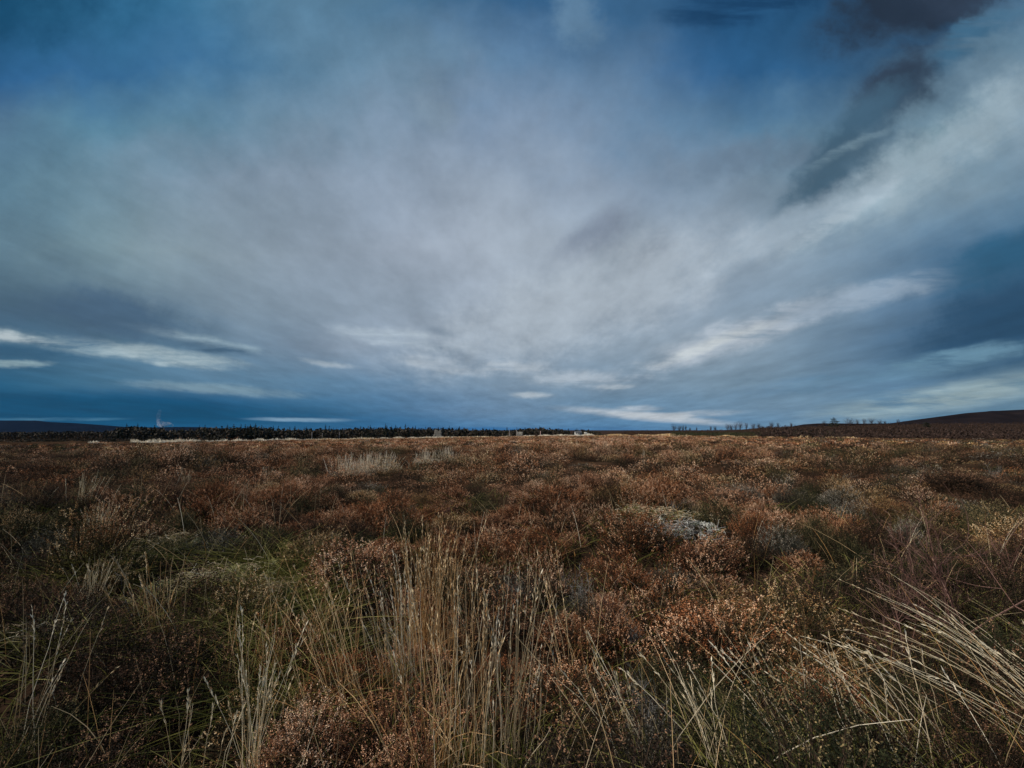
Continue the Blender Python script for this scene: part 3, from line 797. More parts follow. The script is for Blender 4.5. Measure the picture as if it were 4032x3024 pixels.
pts, rz, sc, ix = [], [], [], []
def field_pt(x, y, w, h, kind, lod):
    pts.append((x, y)); rz.append(random.uniform(0, 6.28)); sc.append((w * 1.12, w * 1.12, h * 1.25)); ix.append(lib_idx[(kind, lod, random.randrange(3))])
for b in rest: field_pt(b[0], b[1], b[2], b[3], b[4], 1)
def scatter(y0, y1, step, w0, w1, lod, margin):
    y = y0
    while y < y1:
        hw = 1.2 * y + margin
        x = -hw
        while x < hw:
            xx = x + random.uniform(-.5, .5) * step; yy = y + random.uniform(-.5, .5) * step
            px = 2016 + F * xx / max(yy, 1)
            if yy < float(EDGE_Y(px)) + random.uniform(-3, 1):
                n1 = vnoise(np.array([xx * .35]), np.array([yy * .35]), 44)[0]
                row = HOR + F * 1.25 / yy
                w = random.uniform(w0, w1)
                hh = w * random.uniform(.4, .72) * (.25 + 1.5 * n1)
                if n1 < .28 and yy < 60 and random.random() < .6: x += step; continue
                if yy > 30: hh = min(hh, .50)
                if yy > float(EDGE_Y(px)) - 12: hh = min(hh, .30)
                if not (yy < 36 and blocked(xx, yy, w * .4)):
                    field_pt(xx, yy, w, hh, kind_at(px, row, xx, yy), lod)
            x += step
        y += step
scatter(16, 34, .84, .7, 1.25, 1, 1)
scatter(34, 70, 1.1, .95, 1.6, 2, 1)
scatter(70, 140, 1.4, 1.1, 2.0, 2, 1)
# round the camera, outside the picture
for _ in range(1500):
    a = random.uniform(0, 6.283); r = 1.3 + 16 * random.random() ** .7
    x, y = r * math.sin(a), r * math.cos(a)
    if y > .3 and abs(x) < 1.22 * y + 1.0: continue
    if y > .3 and y < 1.5 and abs(x) < 3: continue
    field_pt(x, y, random.uniform(.5, .9), random.uniform(.25, .4), random.choice(KINDS), 1)
P_ = np.array(pts); zz = terrain(P_[:, 0], P_[:, 1]) - .02
me = bpy.data.meshes.new('heath')
me.vertices.add(len(P_)); me.vertices.foreach_set('co', np.concatenate([P_, zz[:, None]], 1).astype(np.float32).ravel())
a = me.attributes.new('rotz', 'FLOAT', 'POINT'); a.data.foreach_set('value', np.array(rz, np.float32))
a = me.attributes.new('scl', 'FLOAT_VECTOR', 'POINT'); a.data.foreach_set('vector', np.array(sc, np.float32).ravel())
a = me.attributes.new('idx', 'INT', 'POINT'); a.data.foreach_set('value', np.array(ix, np.int32))
heath = bpy.data.objects.new('heather_moor', me); COL.objects.link(heath)
tag(heath, 'rust brown heather covering the moor from the middle distance to its far edge', 'heather', kind='stuff')
ng = bpy.data.node_groups.new('heath', 'GeometryNodeTree')
ng.interface.new_socket('Geometry', in_out='INPUT', socket_type='NodeSocketGeometry')
ng.interface.new_socket('Geometry', in_out='OUTPUT', socket_type='NodeSocketGeometry')
G = ng.nodes.new; GL = ng.links.new
gi = G('NodeGroupInput'); go = G('NodeGroupOutput')
ci = G('GeometryNodeCollectionInfo'); ci.inputs['Collection'].default_value = lib; ci.inputs['Separate Children'].default_value = True; ci.inputs['Reset Children'].default_value = True
ip = G('GeometryNodeInstanceOnPoints'); ip.inputs['Pick Instance'].default_value = True
def nattr(n, t):
    a = G('GeometryNodeInputNamedAttribute'); a.data_type = t; a.inputs['Name'].default_value = n; return a.outputs['Attribute']
GL(gi.outputs[0], ip.inputs['Points']); GL(ci.outputs[0], ip.inputs['Instance'])
GL(nattr('idx', 'INT'), ip.inputs['Instance Index'])
cx = G('ShaderNodeCombineXYZ'); GL(nattr('rotz', 'FLOAT'), cx.inputs[2])
GL(cx.outputs[0], ip.inputs['Rotation']); GL(nattr('scl', 'FLOAT_VECTOR'), ip.inputs['Scale'])
GL(ip.outputs[0], go.inputs[0])
md = heath.modifiers.new('heath', 'NODES'); md.node_group = ng

# ---- litter and short grass between the bushes (uncountable)
def ground_stuff(name, n, ymax, mat, h0, h1, w0, w1, lean, label, cat, dens=None):
    s = Soup()
    y = 1.1 + (ymax - 1.1) * rng.random(n) ** 1.0; x = (rng.random(n) * 2 - 1) * (1.18 * y + .6)
    if dens is not None:
        keep = dens(x, y); x = x[keep]; y = y[keep]
    n = len(x); z = terrain(x, y)
    h = rng.uniform(h0, h1, n); d = rng.normal(0, lean, (n, 3)); d[:, 2] = 0
    t = np.linspace(0, 1, 5)
    P = np.stack([x, y, z], -1)[:, None] + (t ** 1.12)[None, :, None] * (d * h[:, None])[:, None]
    P[:, :, 2] += h[:, None] * (t - .25 * t ** 2)[None]
    far = np.maximum(1, y / 4)[:, None]
    s.strip(P, np.interp(t, [0, .5, 1], [w1, w1, w0])[None] * far, np.clip(rng.normal(.5, .22, n), 0, 1))
    o = link(name, s.mesh(name), mat)
    return tag(o, label, cat, kind='stuff')
ground_stuff('leaf_litter', 26000, 9, M_LITTER, .03, .12, .002, .006, 1.2, 'dark dead stems and litter on the ground between the bushes', 'litter')
ground_stuff('low_grass', 9000, 10, M_GREENG, .10, .30, .001, .004, .8, 'short olive grass growing up between the heather bushes', 'grass',
             lambda x, y: (vnoise(x * .8 + 3, y * .8, 61) > .52) | ((x < -.6) & (y < 6) & (vnoise(x * 2, y * 2, 62) > .45)))
ground_stuff('tangled_grass', 26000, 6.0, M_GREENG, .14, .38, .001, .0036, 1.2, 'yellow-olive tangled grass among the bushes on the left', 'grass',
             lambda x, y: (x / y > -1.0) & (x / y < -.36) & (y > 2.4) & (vnoise(x * 1.6 + 3, y * 1.6, 66) > .40))
ground_stuff('loose_stalks', 700, 9, M_STRAW, .35, .85, .001, .0026, .30, 'single dry grass stalks standing loose among the heather', 'grass',
             lambda x, y: (vnoise(x * .7 + 13, y * .7, 63) > .35) & ((x / y < .15) | (rng.random(len(x)) < .5)))
ground_stuff('brown_stalks', 380, 8, M_GOLD, .3, .75, .001, .0026, .5, 'single brown and reddish grass stalks crossing among the heather', 'grass')

# ---- bare twiggy shrubs
def branchy(n0, h, spread, levels, thick, rs):
    """polyline branches: returns list of (pts, w0, w1)"""
    out = []
    def grow(p, d, L, w, lv):
        k = 5; pts = [p]
        dd = d
        for _ in range(k - 1):
            dd = (dd + Vector(rs.normal(0, .13, 3)) + Vector((0, 0, .04))).normalized()
            p = p + dd * (L / (k - 1)); pts.append(p)
        out.append((pts, w, w * .5))
        if lv > 0:
            for _ in range(int(rs.integers(3, 5))):
                t = int(rs.integers(1, k)); q = pts[t]
                nd = (dd * .7 + Vector(rs.normal(0, .55, 3)) + Vector((0, 0, .2))).normalized()
                grow(q, nd, L * rs.uniform(.45, .7), w * .55, lv - 1)
    for _ in range(n0):
        a = rs.uniform(0, 6.28); s = rs.uniform(0, spread)
        d = Vector((math.cos(a) * s, math.sin(a) * s, 1)).normalized()
        grow(Vector((rs.normal(0, .03), rs.normal(0, .03), 0)), d, h * rs.uniform(.5, .7), thick, levels)
    return out
def twig_soup(br, rs):
    s = Soup()
    P = np.array([[tuple(v) for v in b[0]] for b in br]); w = np.array([np.linspace(b[1], b[2], len(b[0])) for b in br])
    s.strip(P, w, np.clip(rs.normal(.5, .2, len(P)), 0, 1)); return s
def shrub(px, row, h, n0, lv, mat, thick, label, name='bare_shrub', cat='shrub', spread=.8, depth=None):
    p = at_plane(px, row, 0); rs = np.random.default_rng(int(px))
    root = empty(name, (p.x, p.y, tz(p.x, p.y)))
    br = branchy(n0, h, spread, lv, thick, rs)
    main = [b for b in br if b[1] > thick * .5]; fine = [b for b in br if b[1] <= thick * .5]
    link('stems', twig_soup(main, rs).mesh('stems'), mat, root)
    if fine: link('twigs', twig_soup(fine, rs).mesh('twigs'), mat, root)
    tag(root, label, cat, 'bare twiggy shrubs'); LM.append((label, p.x, p.y))
shrub(3790, 2560, .95, 8, 3, M_TWIG, .011, 'leafless reddish brown twiggy shrub spreading at the right')
shrub(3560, 2620, .75, 5, 3, M_TWIG, .008, 'smaller leafless purplish shrub left of the big twiggy one')
shrub(3990, 2360, .9, 5, 2, M_TWIG, .009, 'leafless shrub with long arching twigs at the right edge')
shrub(2420, 2480, .45, 6, 3, M_TWIG, .006, 'reddish bare twigs right of the tall golden grass tussock')
shrub(2270, 2330, .34, 9, 3, M_GTWIG, .005, 'pale grey dead twigs tangled right of the centre')
shrub(2040, 2330, .30, 7, 3, M_GTWIG, .005, 'dull grey dead twigs beside the golden grass tussock')
shrub(2570, 2980, .36, 8, 3, M_GTWIG, .004, 'fine grey dead twigs at the bottom right of the centre')
shrub(2490, 2500, .22, 6, 3, M_GTWIG, .005, 'small whitish lichened twigs low among dark heather right of the centre')
shrub(2640, 2050, .5, 4, 2, M_GTWIG, .006, 'whitish lichened sapling standing behind the green moss')
shrub(3290, 2010, .34, 9, 3, M_GTWIG, .006, 'grey lichened twigs in dark heather right of the pinkish bushes')
shrub(3930, 1880, .55, 10, 3, M_GTWIG, .010, 'white-flecked lichened shrub near the right edge')
shrub(2249, 1790, .6, 4, 2, M_GTWIG, .022, 'tiny white lichened twig far out near the centre')
shrub(870, 2200, .30, 8, 3, M_GTWIG, .005, 'grey dead twigs in the left middle ground')
shrub(560, 2420, .40, 5, 2, M_GTWIG, .005, 'bent whitish dead twigs left of the yellow-green moss')
shrub(3080, 2160, .26, 8, 3, M_GTWIG, .005, 'ashy dead twigs right of the frosted moss')
shrub(1760, 2030, .45, 7, 3, M_TWIG, .006, 'reddish bare twigs behind the golden grass tussock')

# ------------------------------------------------------------------ edge of the moor: white grass strips
def strip_grass(name, segs, mat, label):
    s = Soup()
    for (a, b, hgt, off, dn) in segs:
        n = int((b - a) * dn); px = rng.uniform(a, b, n)
        y = EDGE_Y(px) + off + rng.uniform(0, 9, n); x = (px - 2016) / F * y
        h = hgt * rng.uniform(.6, 1.1, n) * (.35 + 1.1 * vnoise(px * .035, y * .05, 71))
        z = terrain(x, y) - .05
        d = rng.normal(0, .25, (n, 3)); d[:, 2] = 1
        s.leaf(np.stack([x, y, z - .3], -1), d, h + .3, rng.uniform(.15, .4, n), np.clip(rng.normal(.62, .22, n), 0, 1))
    o = link(name, s.mesh(name), mat); return tag(o, label, 'grass', kind='stuff')
strip_grass('pale_grass_strip', [(360,400,.35,0,2.5),(530,760,.62,0,3.2),(760,1170,.52,0,2.4),(1170,1500,.45,0,1.4),(1500,1745,.58,0,3.4),(1745,1930,.42,0,1.2),(1930,2060,.45,0,1.6),(2060,2335,.72,0,6)], M_BLEACH,
            'thin strip of bleached white grass along the far edge of the heather')
strip_grass('tawny_grass_strip', [(2335,2650,.6,0,7),(2650,3400,.5,-2,3),(1200,2100,.45,-3,2)], M_GOLD,
            'dull golden grass along the right part of the far edge of the heather')

# ------------------------------------------------------------------ trees
def conifer_meshes(seed, layers=9, per=11, droop=.25, width=.2):
    rs = np.random.default_rng(seed); tr, cr = Soup(), Soup()
    tr.strip(np.array([[[0, 0, -.08], [0, 0, .5], [0, 0, 1.0]]]), np.array([[.035, .022, .004]]), .5)
    for i in range(layers):
        t = (i + .5) / layers; z = .16 + .84 * t; r = width * (1 - t) ** .8 * rs.uniform(.8, 1.15) + .012
        n = per
        a = rs.uniform(0, 6.28, n); rr = r * rs.uniform(.65, 1.15, n)
        c = np.stack([np.zeros(n), np.zeros(n), z + rs.normal(0, .01, n)], -1)
        d = np.stack([np.cos(a), np.sin(a), -droop + rs.normal(0, .15, n)], -1)
        cr.leaf(c, d, rr, .085 * (1.1 - t) + .03, np.clip(rs.normal(.5, .22, n), 0, 1))
        c2 = c + d * (rr * .5)[:, None]
        cr.leaf(c2, d + rs.normal(0, .6, (n, 3)), rr * .55, .05, np.clip(rs.normal(.6, .22, n), 0, 1))
    return tr.mesh('trunk'), cr.mesh('crown')
CON = [conifer_meshes(200 + i, 9 + i % 3, 12, width=.17 + .03 * (i % 4)) for i in range(5)]
def wood_top(px, y): return EYE + (HOR - float(TOP_ROW(px))) / F * y

conif_n = 0
cz = {}
def conifer(px, y, top_z, v, label):
    x = (px - 2016) / F * y; z = float(terrain(np.array([x]), np.array([y]))[0]); h = top_z - z
    key = v
    if key not in cz:
        r = empty('conifer', (0, 0, 0)); link('trunk', CON[v][0], M_BARK, r); link('crown', CON[v][1], M_CONIFER, r); cz[key] = r
    else:
        r = cz[key].copy(); COL.objects.link(r)
        for ch in cz[key].children: c = ch.copy(); COL.objects.link(c); c.parent = r
    r.location = (x, y, z); r.scale = (h, h, h); r.rotation_euler = (0, 0, random.uniform(0, 6.28))
    tag(r, label, 'conifer', 'conifers along the front of the distant wood'); conifs.append((px, r))
px = 462; n_ = 0; conifs = []
SPOTS = [(505,1667),(548,1667),(615,1673),(725,1680),(790,1674),(812,1672),(880,1676),(900,1672),(925,1669),(953,1668),(970,1670),(990,1668),(1010,1667),(1035,1672),(1080,1675),(1100,1676),(1145,1680),(1165,1677),(1210,1679),(1285,1671),(1300,1676),(1520,1667),(1525,1673),(1560,1672),(1598,1668),(1460,1674),(1770,1676),(1810,1678),(1996,1681),(2035,1682),(2125,1676),(2270,1685)]
zone_words = lambda px: ('left end' if px < 700 else 'left part' if px < 1050 else 'middle part' if px < 1500 else 'right part' if px < 1950 else 'right end')
taken = [s[0] for s in SPOTS]
tl = {}
def clabel(base):
    tl[base] = tl.get(base, 0) + 1; return base
for px_, row_ in SPOTS:
    conifer(px_, WOOD_Y + random.uniform(-4, 10), EYE + (HOR - row_) / F * WOOD_Y, n_ % 5, clabel(f"dark pointed conifer standing above the {zone_words(px_)} of the distant wood's skyline")); n_ += 1
while px < 2340:
    if min(abs(px - t) for t in taken) > 5 and not 2238 < px < 2258:
        y = WOOD_Y + random.uniform(-12, 14)
        conifer(px, y, wood_top(px, y) + random.choice((-9, -6, -4, -2, 0)) + random.uniform(-1, .8) + (random.random() < .15) * 2, n_ % 5, clabel(f"small dark conifer in the front row of the {zone_words(px)} of the distant wood")); n_ += 1
    px += random.uniform(8, 22)

def ordinal(n): return f"{n}{'th' if 10 <= n % 100 <= 20 else {1: 'st', 2: 'nd', 3: 'rd'}.get(n % 10, 'th')}"
conifs.sort(key=lambda c: c[0])
for q, (px, r) in enumerate(conifs):
    kind = 'tall pointed' if r['label'].startswith('dark pointed') else 'small'
    r['label'] = f"{kind} dark conifer, {ordinal(q + 1)} from the left along the front of the distant wood"
# the wood behind and between: one mass
s = Soup()
for k in range(3200):
    px = random.uniform(-500, 2372)
    if 2243 < px < 2254: continue
    y = WOOD_Y + random.uniform(-25, 170) if px > 440 else random.uniform(380, 640)
    x = (px - 2016) / F * y; z = float(terrain(np.array([x]), np.array([y]))[0])
    if px > 440: top = EYE + (HOR - float(TOP_ROW(px))) / F * y - random.uniform(.5, 4.5)
    else: top = EYE + (HOR - float(TOP_ROW(px))) / F * y - random.uniform(0, 3)
    h = max(3.0, top - z)
    conical = (px > 440 and px < 1900 and random.random() < .65)
    n = 16
    a = rng.uniform(0, 6.28, n)
    if conical:
        t = rng.uniform(.1, 1, n); rr = (1 - t) * h * .2 + .2
        c = np.stack([x + 0 * t, y + 0 * t, z + t * h], -1); d = np.stack([np.cos(a), np.sin(a), -.35 + 0 * a], -1)
        s.leaf(c, d, rr * 1.2, rr * .7 + .35, np.clip(rng.normal(.35, .2, n), 0, 1))
    else:
        R_ = h * .3; c0 = np.array([x, y, z + h * .66])
        d = unit(rng.normal(size=(n, 3)))
        c = c0 + d * np.array([R_, R_, h * .32]) * rng.uniform(.2, .8, (n, 1))
        s.leaf(c, rng.normal(size=(n, 3)), rng.uniform(.3, .55, n) * R_ * 1.4, R_ * .6, np.clip(rng.normal(.55, .25, n), 0, 1))
        s.strip(np.array([[[x, y, z - .3], [x, y, z + h * .3], [x, y, z + h * .7]]]), np.array([[.5, .4, .2]]), .9)
wood = link('distant_wood', s.mesh('distant_wood'), M_WOOD)
tag(wood, 'dark mixed wood stretching along the left and middle skyline', 'wood', kind='stuff')

# scrub: gorse and brown birch thicket at the right
def scrub(name, n, pr, yr, hr, mat, label, tone=.5, sky_margin=0):
    s = Soup()
    for k in range(n):
        px = random.uniform(*pr); y = random.uniform(*yr); x = (px - 2016) / F * y
        z = float(terrain(np.array([x]), np.array([y]))[0]); h = random.uniform(*hr)
        m = 36; d = unit(rng.normal(size=(m, 3))); d[:, 2] = np.abs(d[:, 2])
        c = np.array([x, y, z]) + d * np.array([h * .8, h * .8, h * .8]) * rng.uniform(.4, 1, (m, 1))
        s.leaf(c, d + rng.normal(0, .5, (m, 3)), h * rng.uniform(.12, .34, m), h * rng.uniform(.05, .14, m), np.clip(rng.normal(tone, .25, m), 0, 1))
    o = link(name, s.mesh(name), mat); return tag(o, label, 'scrub', kind='stuff')
scrub('gorse_scrub', 900, (2640,3300), (112,190), (.5,1.25), M_GORSE, 'dark green scrub along the far edge of the moor right of the centre')
scrub('brown_scrub', 3200, (2990,4500), (88,335), (.8,2.4), M_BROWNTREE, 'reddish brown bare thicket below the hill on the right', .3)
scrub('low_brown_scrub', 900, (2360,3000), (160,345), (.6,1.3), M_BROWNTREE, 'low reddish heath on the right skyline', .45)
scrub('dark_scrub', 600, (-500,900), (95,240), (.8,2.0), M_WOOD, 'dark thicket at the left below the far hill', .4)

def bare_tree(px, base_row, top_row, y, wf, label, mat=M_BROWNTREE):
    x = (px - 2016) / F * y; z = tz(x, y); zt = EYE + (HOR - top_row) / F * y; h = zt - z
    rs = np.random.default_rng(int(px * 3)); root = empty('bare_tree', (x, y, z))
    n0 = 2 + int(wf * 2); m = int(70 + 60 * wf); R0 = h * .42 * wf
    tr = Soup(); cr = Soup()
    e = np.stack([rs.normal(0, R0 * .4, n0), rs.normal(0, R0 * .4, n0), h * rs.uniform(.6, .95, n0)], -1)
    b0 = np.stack([rs.normal(0, R0 * .1, n0), rs.normal(0, R0 * .1, n0), np.full(n0, -.3)], -1)
    q = np.linspace(0, 1, 5)
    P = b0[:, None] * (1 - q)[None, :, None] + e[:, None] * q[None, :, None] + rs.normal(0, .06, (n0, 5, 3))
    tr.strip(P, np.linspace(.09, .03, 5)[None].repeat(n0, 0), .5)
    a = rs.uniform(0, 6.28, m); zc_ = rs.uniform(.22, 1, m); rr = R0 * np.sqrt(np.clip(1 - ((zc_ - .6) / .45) ** 2, .05, 1)) * rs.uniform(.5, 1.15, m)
    end = np.stack([rr * np.cos(a), rr * np.sin(a), zc_ * h], -1)
    k_ = rs.integers(0, n0, m); f_ = np.clip(zc_ * rs.uniform(.45, .85, m), 0, 1)[:, None]
    st_ = b0[k_] * (1 - f_) + e[k_] * f_
    mid = st_ * .5 + end * .5 + rs.normal(0, .08, (m, 3)) - np.array([0, 0, .06 * h])
    cr.strip(np.stack([st_, mid, end], 1), np.array([[.038, .03, .02]]).repeat(m, 0), np.clip(rs.normal(.5, .2, m), 0, 1))
    link('trunk', tr.mesh('trunk'), mat, root); link('crown', cr.mesh('crown'), mat, root)
    tag(root, label, 'tree', 'bare trees on the right skyline')
BT = [(2652,1670,1.2,'leafless tree, leftmost and tallest of the group right of the centre'),(2672,1676,1.0,'second leafless tree from the left on the right skyline'),(2686,1677,.8,'third leafless tree from the left on the right skyline'),
 (2697,1680,.5,'thin leafless tree at the right end of the first group'),(2713,1688,.8,'tiny leafless tree right of the first group'),(2740,1684,.5,'lone small leafless tree between two groups'),
 (2795,1679,.7,'leafless tree at the left end of the second group'),(2812,1680,.9,'low leafless tree right beside the left end of the second group'),(2860,1671,.9,'leafless tree at the left of the dense middle group'),
 (2876,1671,1.1,'broad leafless tree, second in the dense middle group'),(2894,1668,.7,'slim leafless tree, third in the dense middle group'),(2911,1664,1.0,'tallest leafless tree in the dense middle group'),
 (2934,1666,.7,'slender pale leafless tree right of the dense middle group'),(2962,1668,1.3,'reddish broad leafless tree left of a pair'),(2984,1670,1.2,'reddish broad leafless tree right of a pair'),
 (3034,1664,1.1,'reddish leafless tree on the brow before the hill'),(3059,1666,.8,'thin leafless tree just right of the reddish one on the brow'),(3111,1667,.9,'small leafless tree left of the hill shoulder'),
 (3240,1656,.8,'faint leafless tree left of the lone conifer'),(3341,1645,1.6,'broad leafless tree right of the lone conifer'),(3373,1653,.8,'small leafless tree right of the broad one'),
 (3400,1653,.8,'narrow leafless tree between two broad ones'),(3427,1649,1.5,'dense broad leafless tree, second right of the conifer'),(3458,1658,1.1,'low leafless tree on the hill line right of the dense one'),
 (3480,1660,.8,'tiny leafless tree on the hill line'),(3531,1652,.7,'farthest right tiny leafless tree on the hill line')]
for px, top, wf, l in BT: bare_tree(px, 0, top - random.uniform(2, 8), 330, wf, l)

# the lone conifer, with separate layered limbs
def lone_conifer(px, top_row, y, label, wid=.34, droop=-.12):
    x = (px - 2016) / F * y; z = tz(x, y); h = EYE + (HOR - top_row) / F * y - z
    rs = np.random.default_rng(5); root = empty('conifer', (x, y, z)); tr, cr = Soup(), Soup()
    tr.strip(np.array([[[0, 0, -.3], [0, 0, h * .5], [0, 0, h]]]), np.array([[.3, .2, .05]]), .5)
    for t, r in [(.2,1.0),(.34,1.05),(.47,.9),(.58,1.0),(.7,.62),(.8,.68),(.9,.3),(.97,.15)]:
        n = 10
        for a in rs.uniform(0, 6.28, n):
            L = h * wid * r * rs.uniform(.6, 1.05); q = np.linspace(0, 1, 7)[1:]
            base = np.array([0, 0, h * t]); d = np.array([math.cos(a), math.sin(a), .02])
            c = base + q[:, None] * d * L + np.stack([0 * q, 0 * q, .18 * L * q ** 2.5], -1)
            for _ in range(3): cr.leaf(c + rs.normal(0, .05, c.shape), d + rs.normal(0, .35, (6, 3)), L * .3, L * .13, np.clip(rs.normal(.4, .2, 6), 0, 1))
    link('trunk', tr.mesh('trunk'), M_BARK, root); link('crown', cr.mesh('crown'), M_CONIFER, root)
    tag(root, label, 'conifer')
lone_conifer(3279, 1643, 260, 'lone dark conifer with upswept layered limbs rising above the hill line')
lone_conifer(3640, 1662, 240, 'dark conifer sunk in the brown thicket in front of the hill', wid=.5)

# ------------------------------------------------------------------ ruin and small far things
def box(cx, cy, cz_, sx, sy, sz, jit=0, rs=None):
    V = np.array([[x, y, z] for x in (-.5, .5) for y in (-.5, .5) for z in (-.5, .5)]) * [sx, sy, sz] + [cx, cy, cz_]
    if jit: V = V + rs.normal(0, jit, V.shape)
    Fq = np.array([[0,1,3,2],[4,6,7,5],[0,4,5,1],[2,3,7,6],[0,2,6,4],[1,5,7,3]])
    return V, Fq
def boxes_mesh(name, L):
    Vs, Fs, o = [], [], 0
    for v, f in L: Vs.append(v); Fs.append(f + o); o += len(v)
    return make_mesh(name, np.concatenate(Vs), np.concatenate(Fs))
def ruin():
    y = 330.0; p = at_depth(1724, 1716, y); rs = np.random.default_rng(3)
    z0 = tz(p.x, y); zt = EYE + (HOR - 1693) / F * y; H = zt - z0
    root = empty('stone_ruin', (p.x, y, z0))
    Wd = 25 / F * y
    def wall(x0, x1, yy, topf, dy=.7, along='x'):
        L = []; ch = .42; zz = -.5
        while zz < H:
            c = x0 + rs.uniform(-.2, 0)
            while c < x1:
                w = rs.uniform(.4, .8)
                if zz < topf((c - x0) / (x1 - x0)) * H:
                    if along == 'x': L.append(box(c + w / 2, yy, zz + ch / 2, w - .03, dy, ch - .03, .02, rs))
                    else: L.append(box(yy, c + w / 2, zz + ch / 2, dy, w - .03, ch - .03, .02, rs))
                c += w
            zz += ch
        return L
    f = lambda t: .97 if t < .42 else (.82 if t < .62 else .98 if t < .92 else .9)
    link('front_wall', boxes_mesh('front_wall', wall(-Wd / 2, Wd / 2, 0, f)), M_STONE, root)
    link('side_wall', boxes_mesh('side_wall', wall(.4, 3.5, -Wd / 2 + .3, lambda t: .9 - .5 * t, .6, 'y')), M_STONE, root)
    link('side_wall', boxes_mesh('side_wall', wall(.4, 3.5, Wd / 2 - .3, lambda t: .95 - .35 * t, .6, 'y')), M_STONE, root)
    link('buttress', boxes_mesh('buttress', [box(-Wd / 2 - .25, 0, H * .22, .7, .9, H * .5, .05, rs), box(-Wd / 2 - .6, 0, H * .1, .6, .9, H * .3, .05, rs)]), M_STONE, root)
    tag(root, 'roofless pale stone ruin with a notched top in front of the wood', 'ruin')
ruin()

M_WHITEWALL = noise_mat('whitewash', (.24,.24,.23), (.42,.42,.40), 1.2)
M_ROOF = noise_mat('slate_roof', (.10,.10,.11), (.2,.2,.21), 1.5)
M_DARKW = noise_mat('dark_weathered_wood', (.03,.02,.015), (.10,.06,.045), 4)
M_GREYW = noise_mat('grey_weathered_wood', (.25,.22,.2), (.48,.43,.40), 4)
M_PINKW = noise_mat('pinkish_post', (.42,.27,.24), (.62,.45,.42), 3)
def shed(px, wpx, top_row, y, label):
    u = (px - 2016) / F; x = u * y; z = tz(x, y); zt = EYE + (HOR - top_row) / F * y
    W_ = wpx / F * y; root = empty('shed', (x, y, z)); H = zt - z; rh = .5
    Lw = [box(0, 1.5, (H - rh) / 2 - .3, W_, 3, H - rh + .6)]
    link('wall', boxes_mesh('wall', Lw), M_WHITEWALL, root)
    V = np.array([[-W_/2-.1,-.15,H-rh],[W_/2+.1,-.15,H-rh],[W_/2+.1,3.15,H-rh],[-W_/2-.1,3.15,H-rh],[-W_/2-.1,1.5,H],[W_/2+.1,1.5,H]])
    me = bpy.data.meshes.new('roof'); me.from_pydata(V.tolist(), [], [(0,1,5,4),(2,3,4,5),(0,4,3),(1,2,5),(3,2,1,0)]); me.update()
    link('roof', me, M_ROOF, root)
    for k in (-.32, -.02, .26):
        link('window', boxes_mesh('window', [box(k * W_, -.02, H - rh - .75, .5, .05, .55)]), M_DARKW, root)
    tag(root, label, 'shed')
shed(2276, 26, 1698.5, 300, 'low white shed half hidden in front of the dark trees right of the centre')
def low_wall(px, wpx, row, y, label):
    x = (px - 2016) / F * y; z = tz(x, y); zt = EYE + (HOR - row) / F * y; rs = np.random.default_rng(8)
    L = []; w = wpx / F * y; c = -w / 2
    while c < w / 2:
        k = rs.uniform(.3, .6); hh = (zt - z) * rs.uniform(.9, 1.03)
        L.append(box(c + k / 2, 0, hh / 2 - .2, k - .02, .5, hh + .4, .02, rs)); c += k
    o = link('stone_wall', boxes_mesh('stone_wall', L), M_STONE, None, (x, y, z)); tag(o, label, 'wall')
low_wall(2046, 20, 1700, 220, 'short low pale stone wall beside two thin posts near the centre')
def post(px, r0, r1, y, w, mat, label, name='post', bend=0):
    x = (px - 2016) / F * y; z = tz(x, y); zt = EYE + (HOR - r1) / F * y; H = zt - z
    k = 9; n = 8; V = []
    for i in range(k):
        t = i / (k - 1); a = np.linspace(0, 2 * np.pi, n, endpoint=False); r = w / 2 * (1 - .25 * t) * (1 + .08 * math.sin(i * 2.1))
        V.append(np.stack([r * np.cos(a) + bend * t * t, r * np.sin(a), np.full(n, -.3 + t * (H + .3))], -1))
    V = np.concatenate(V + [np.array([[bend, 0, H + .03]])]); Fq = []
    for i in range(k - 1):
        for j in range(n): Fq.append((i*n+j, i*n+(j+1)%n, (i+1)*n+(j+1)%n, (i+1)*n+j))
    for j in range(n): Fq.append(((k-1)*n+j, (k-1)*n+(j+1)%n, k*n))
    me = bpy.data.meshes.new(name); me.from_pydata(V.tolist(), [], Fq); me.update()
    o = link(name, me, mat, None, (x, y, z)); tag(o, label, name.replace('_', ' ')); return o
post(2006, 0, 1692, 220, .30, M_GREYW, 'left one of two thin pale posts in front of the wood')
post(2034, 0, 1692, 220, .30, M_GREYW, 'right one of two thin pale posts, beside the low stone wall')
post(2127, 0, 1697, 150, .26, M_PINKW, 'pinkish bent post standing up from the white grass strip', bend=.12)
post(2194, 0, 1710, 136, .42, M_DARKW, 'dark stump standing in the white grass strip', name='tree_stump')
# bare pale birch trunks along the wood
for i, px in enumerate([1274, 1340, 1128, 1233]):
    post(px, 0, 1705 - (i % 2) * 4, 540, .8, M_GREYW, 'pale bare trunk at the foot of the distant wood, ' + ['second from right', 'rightmost', 'leftmost', 'second from left'][i], name='dead_tree')

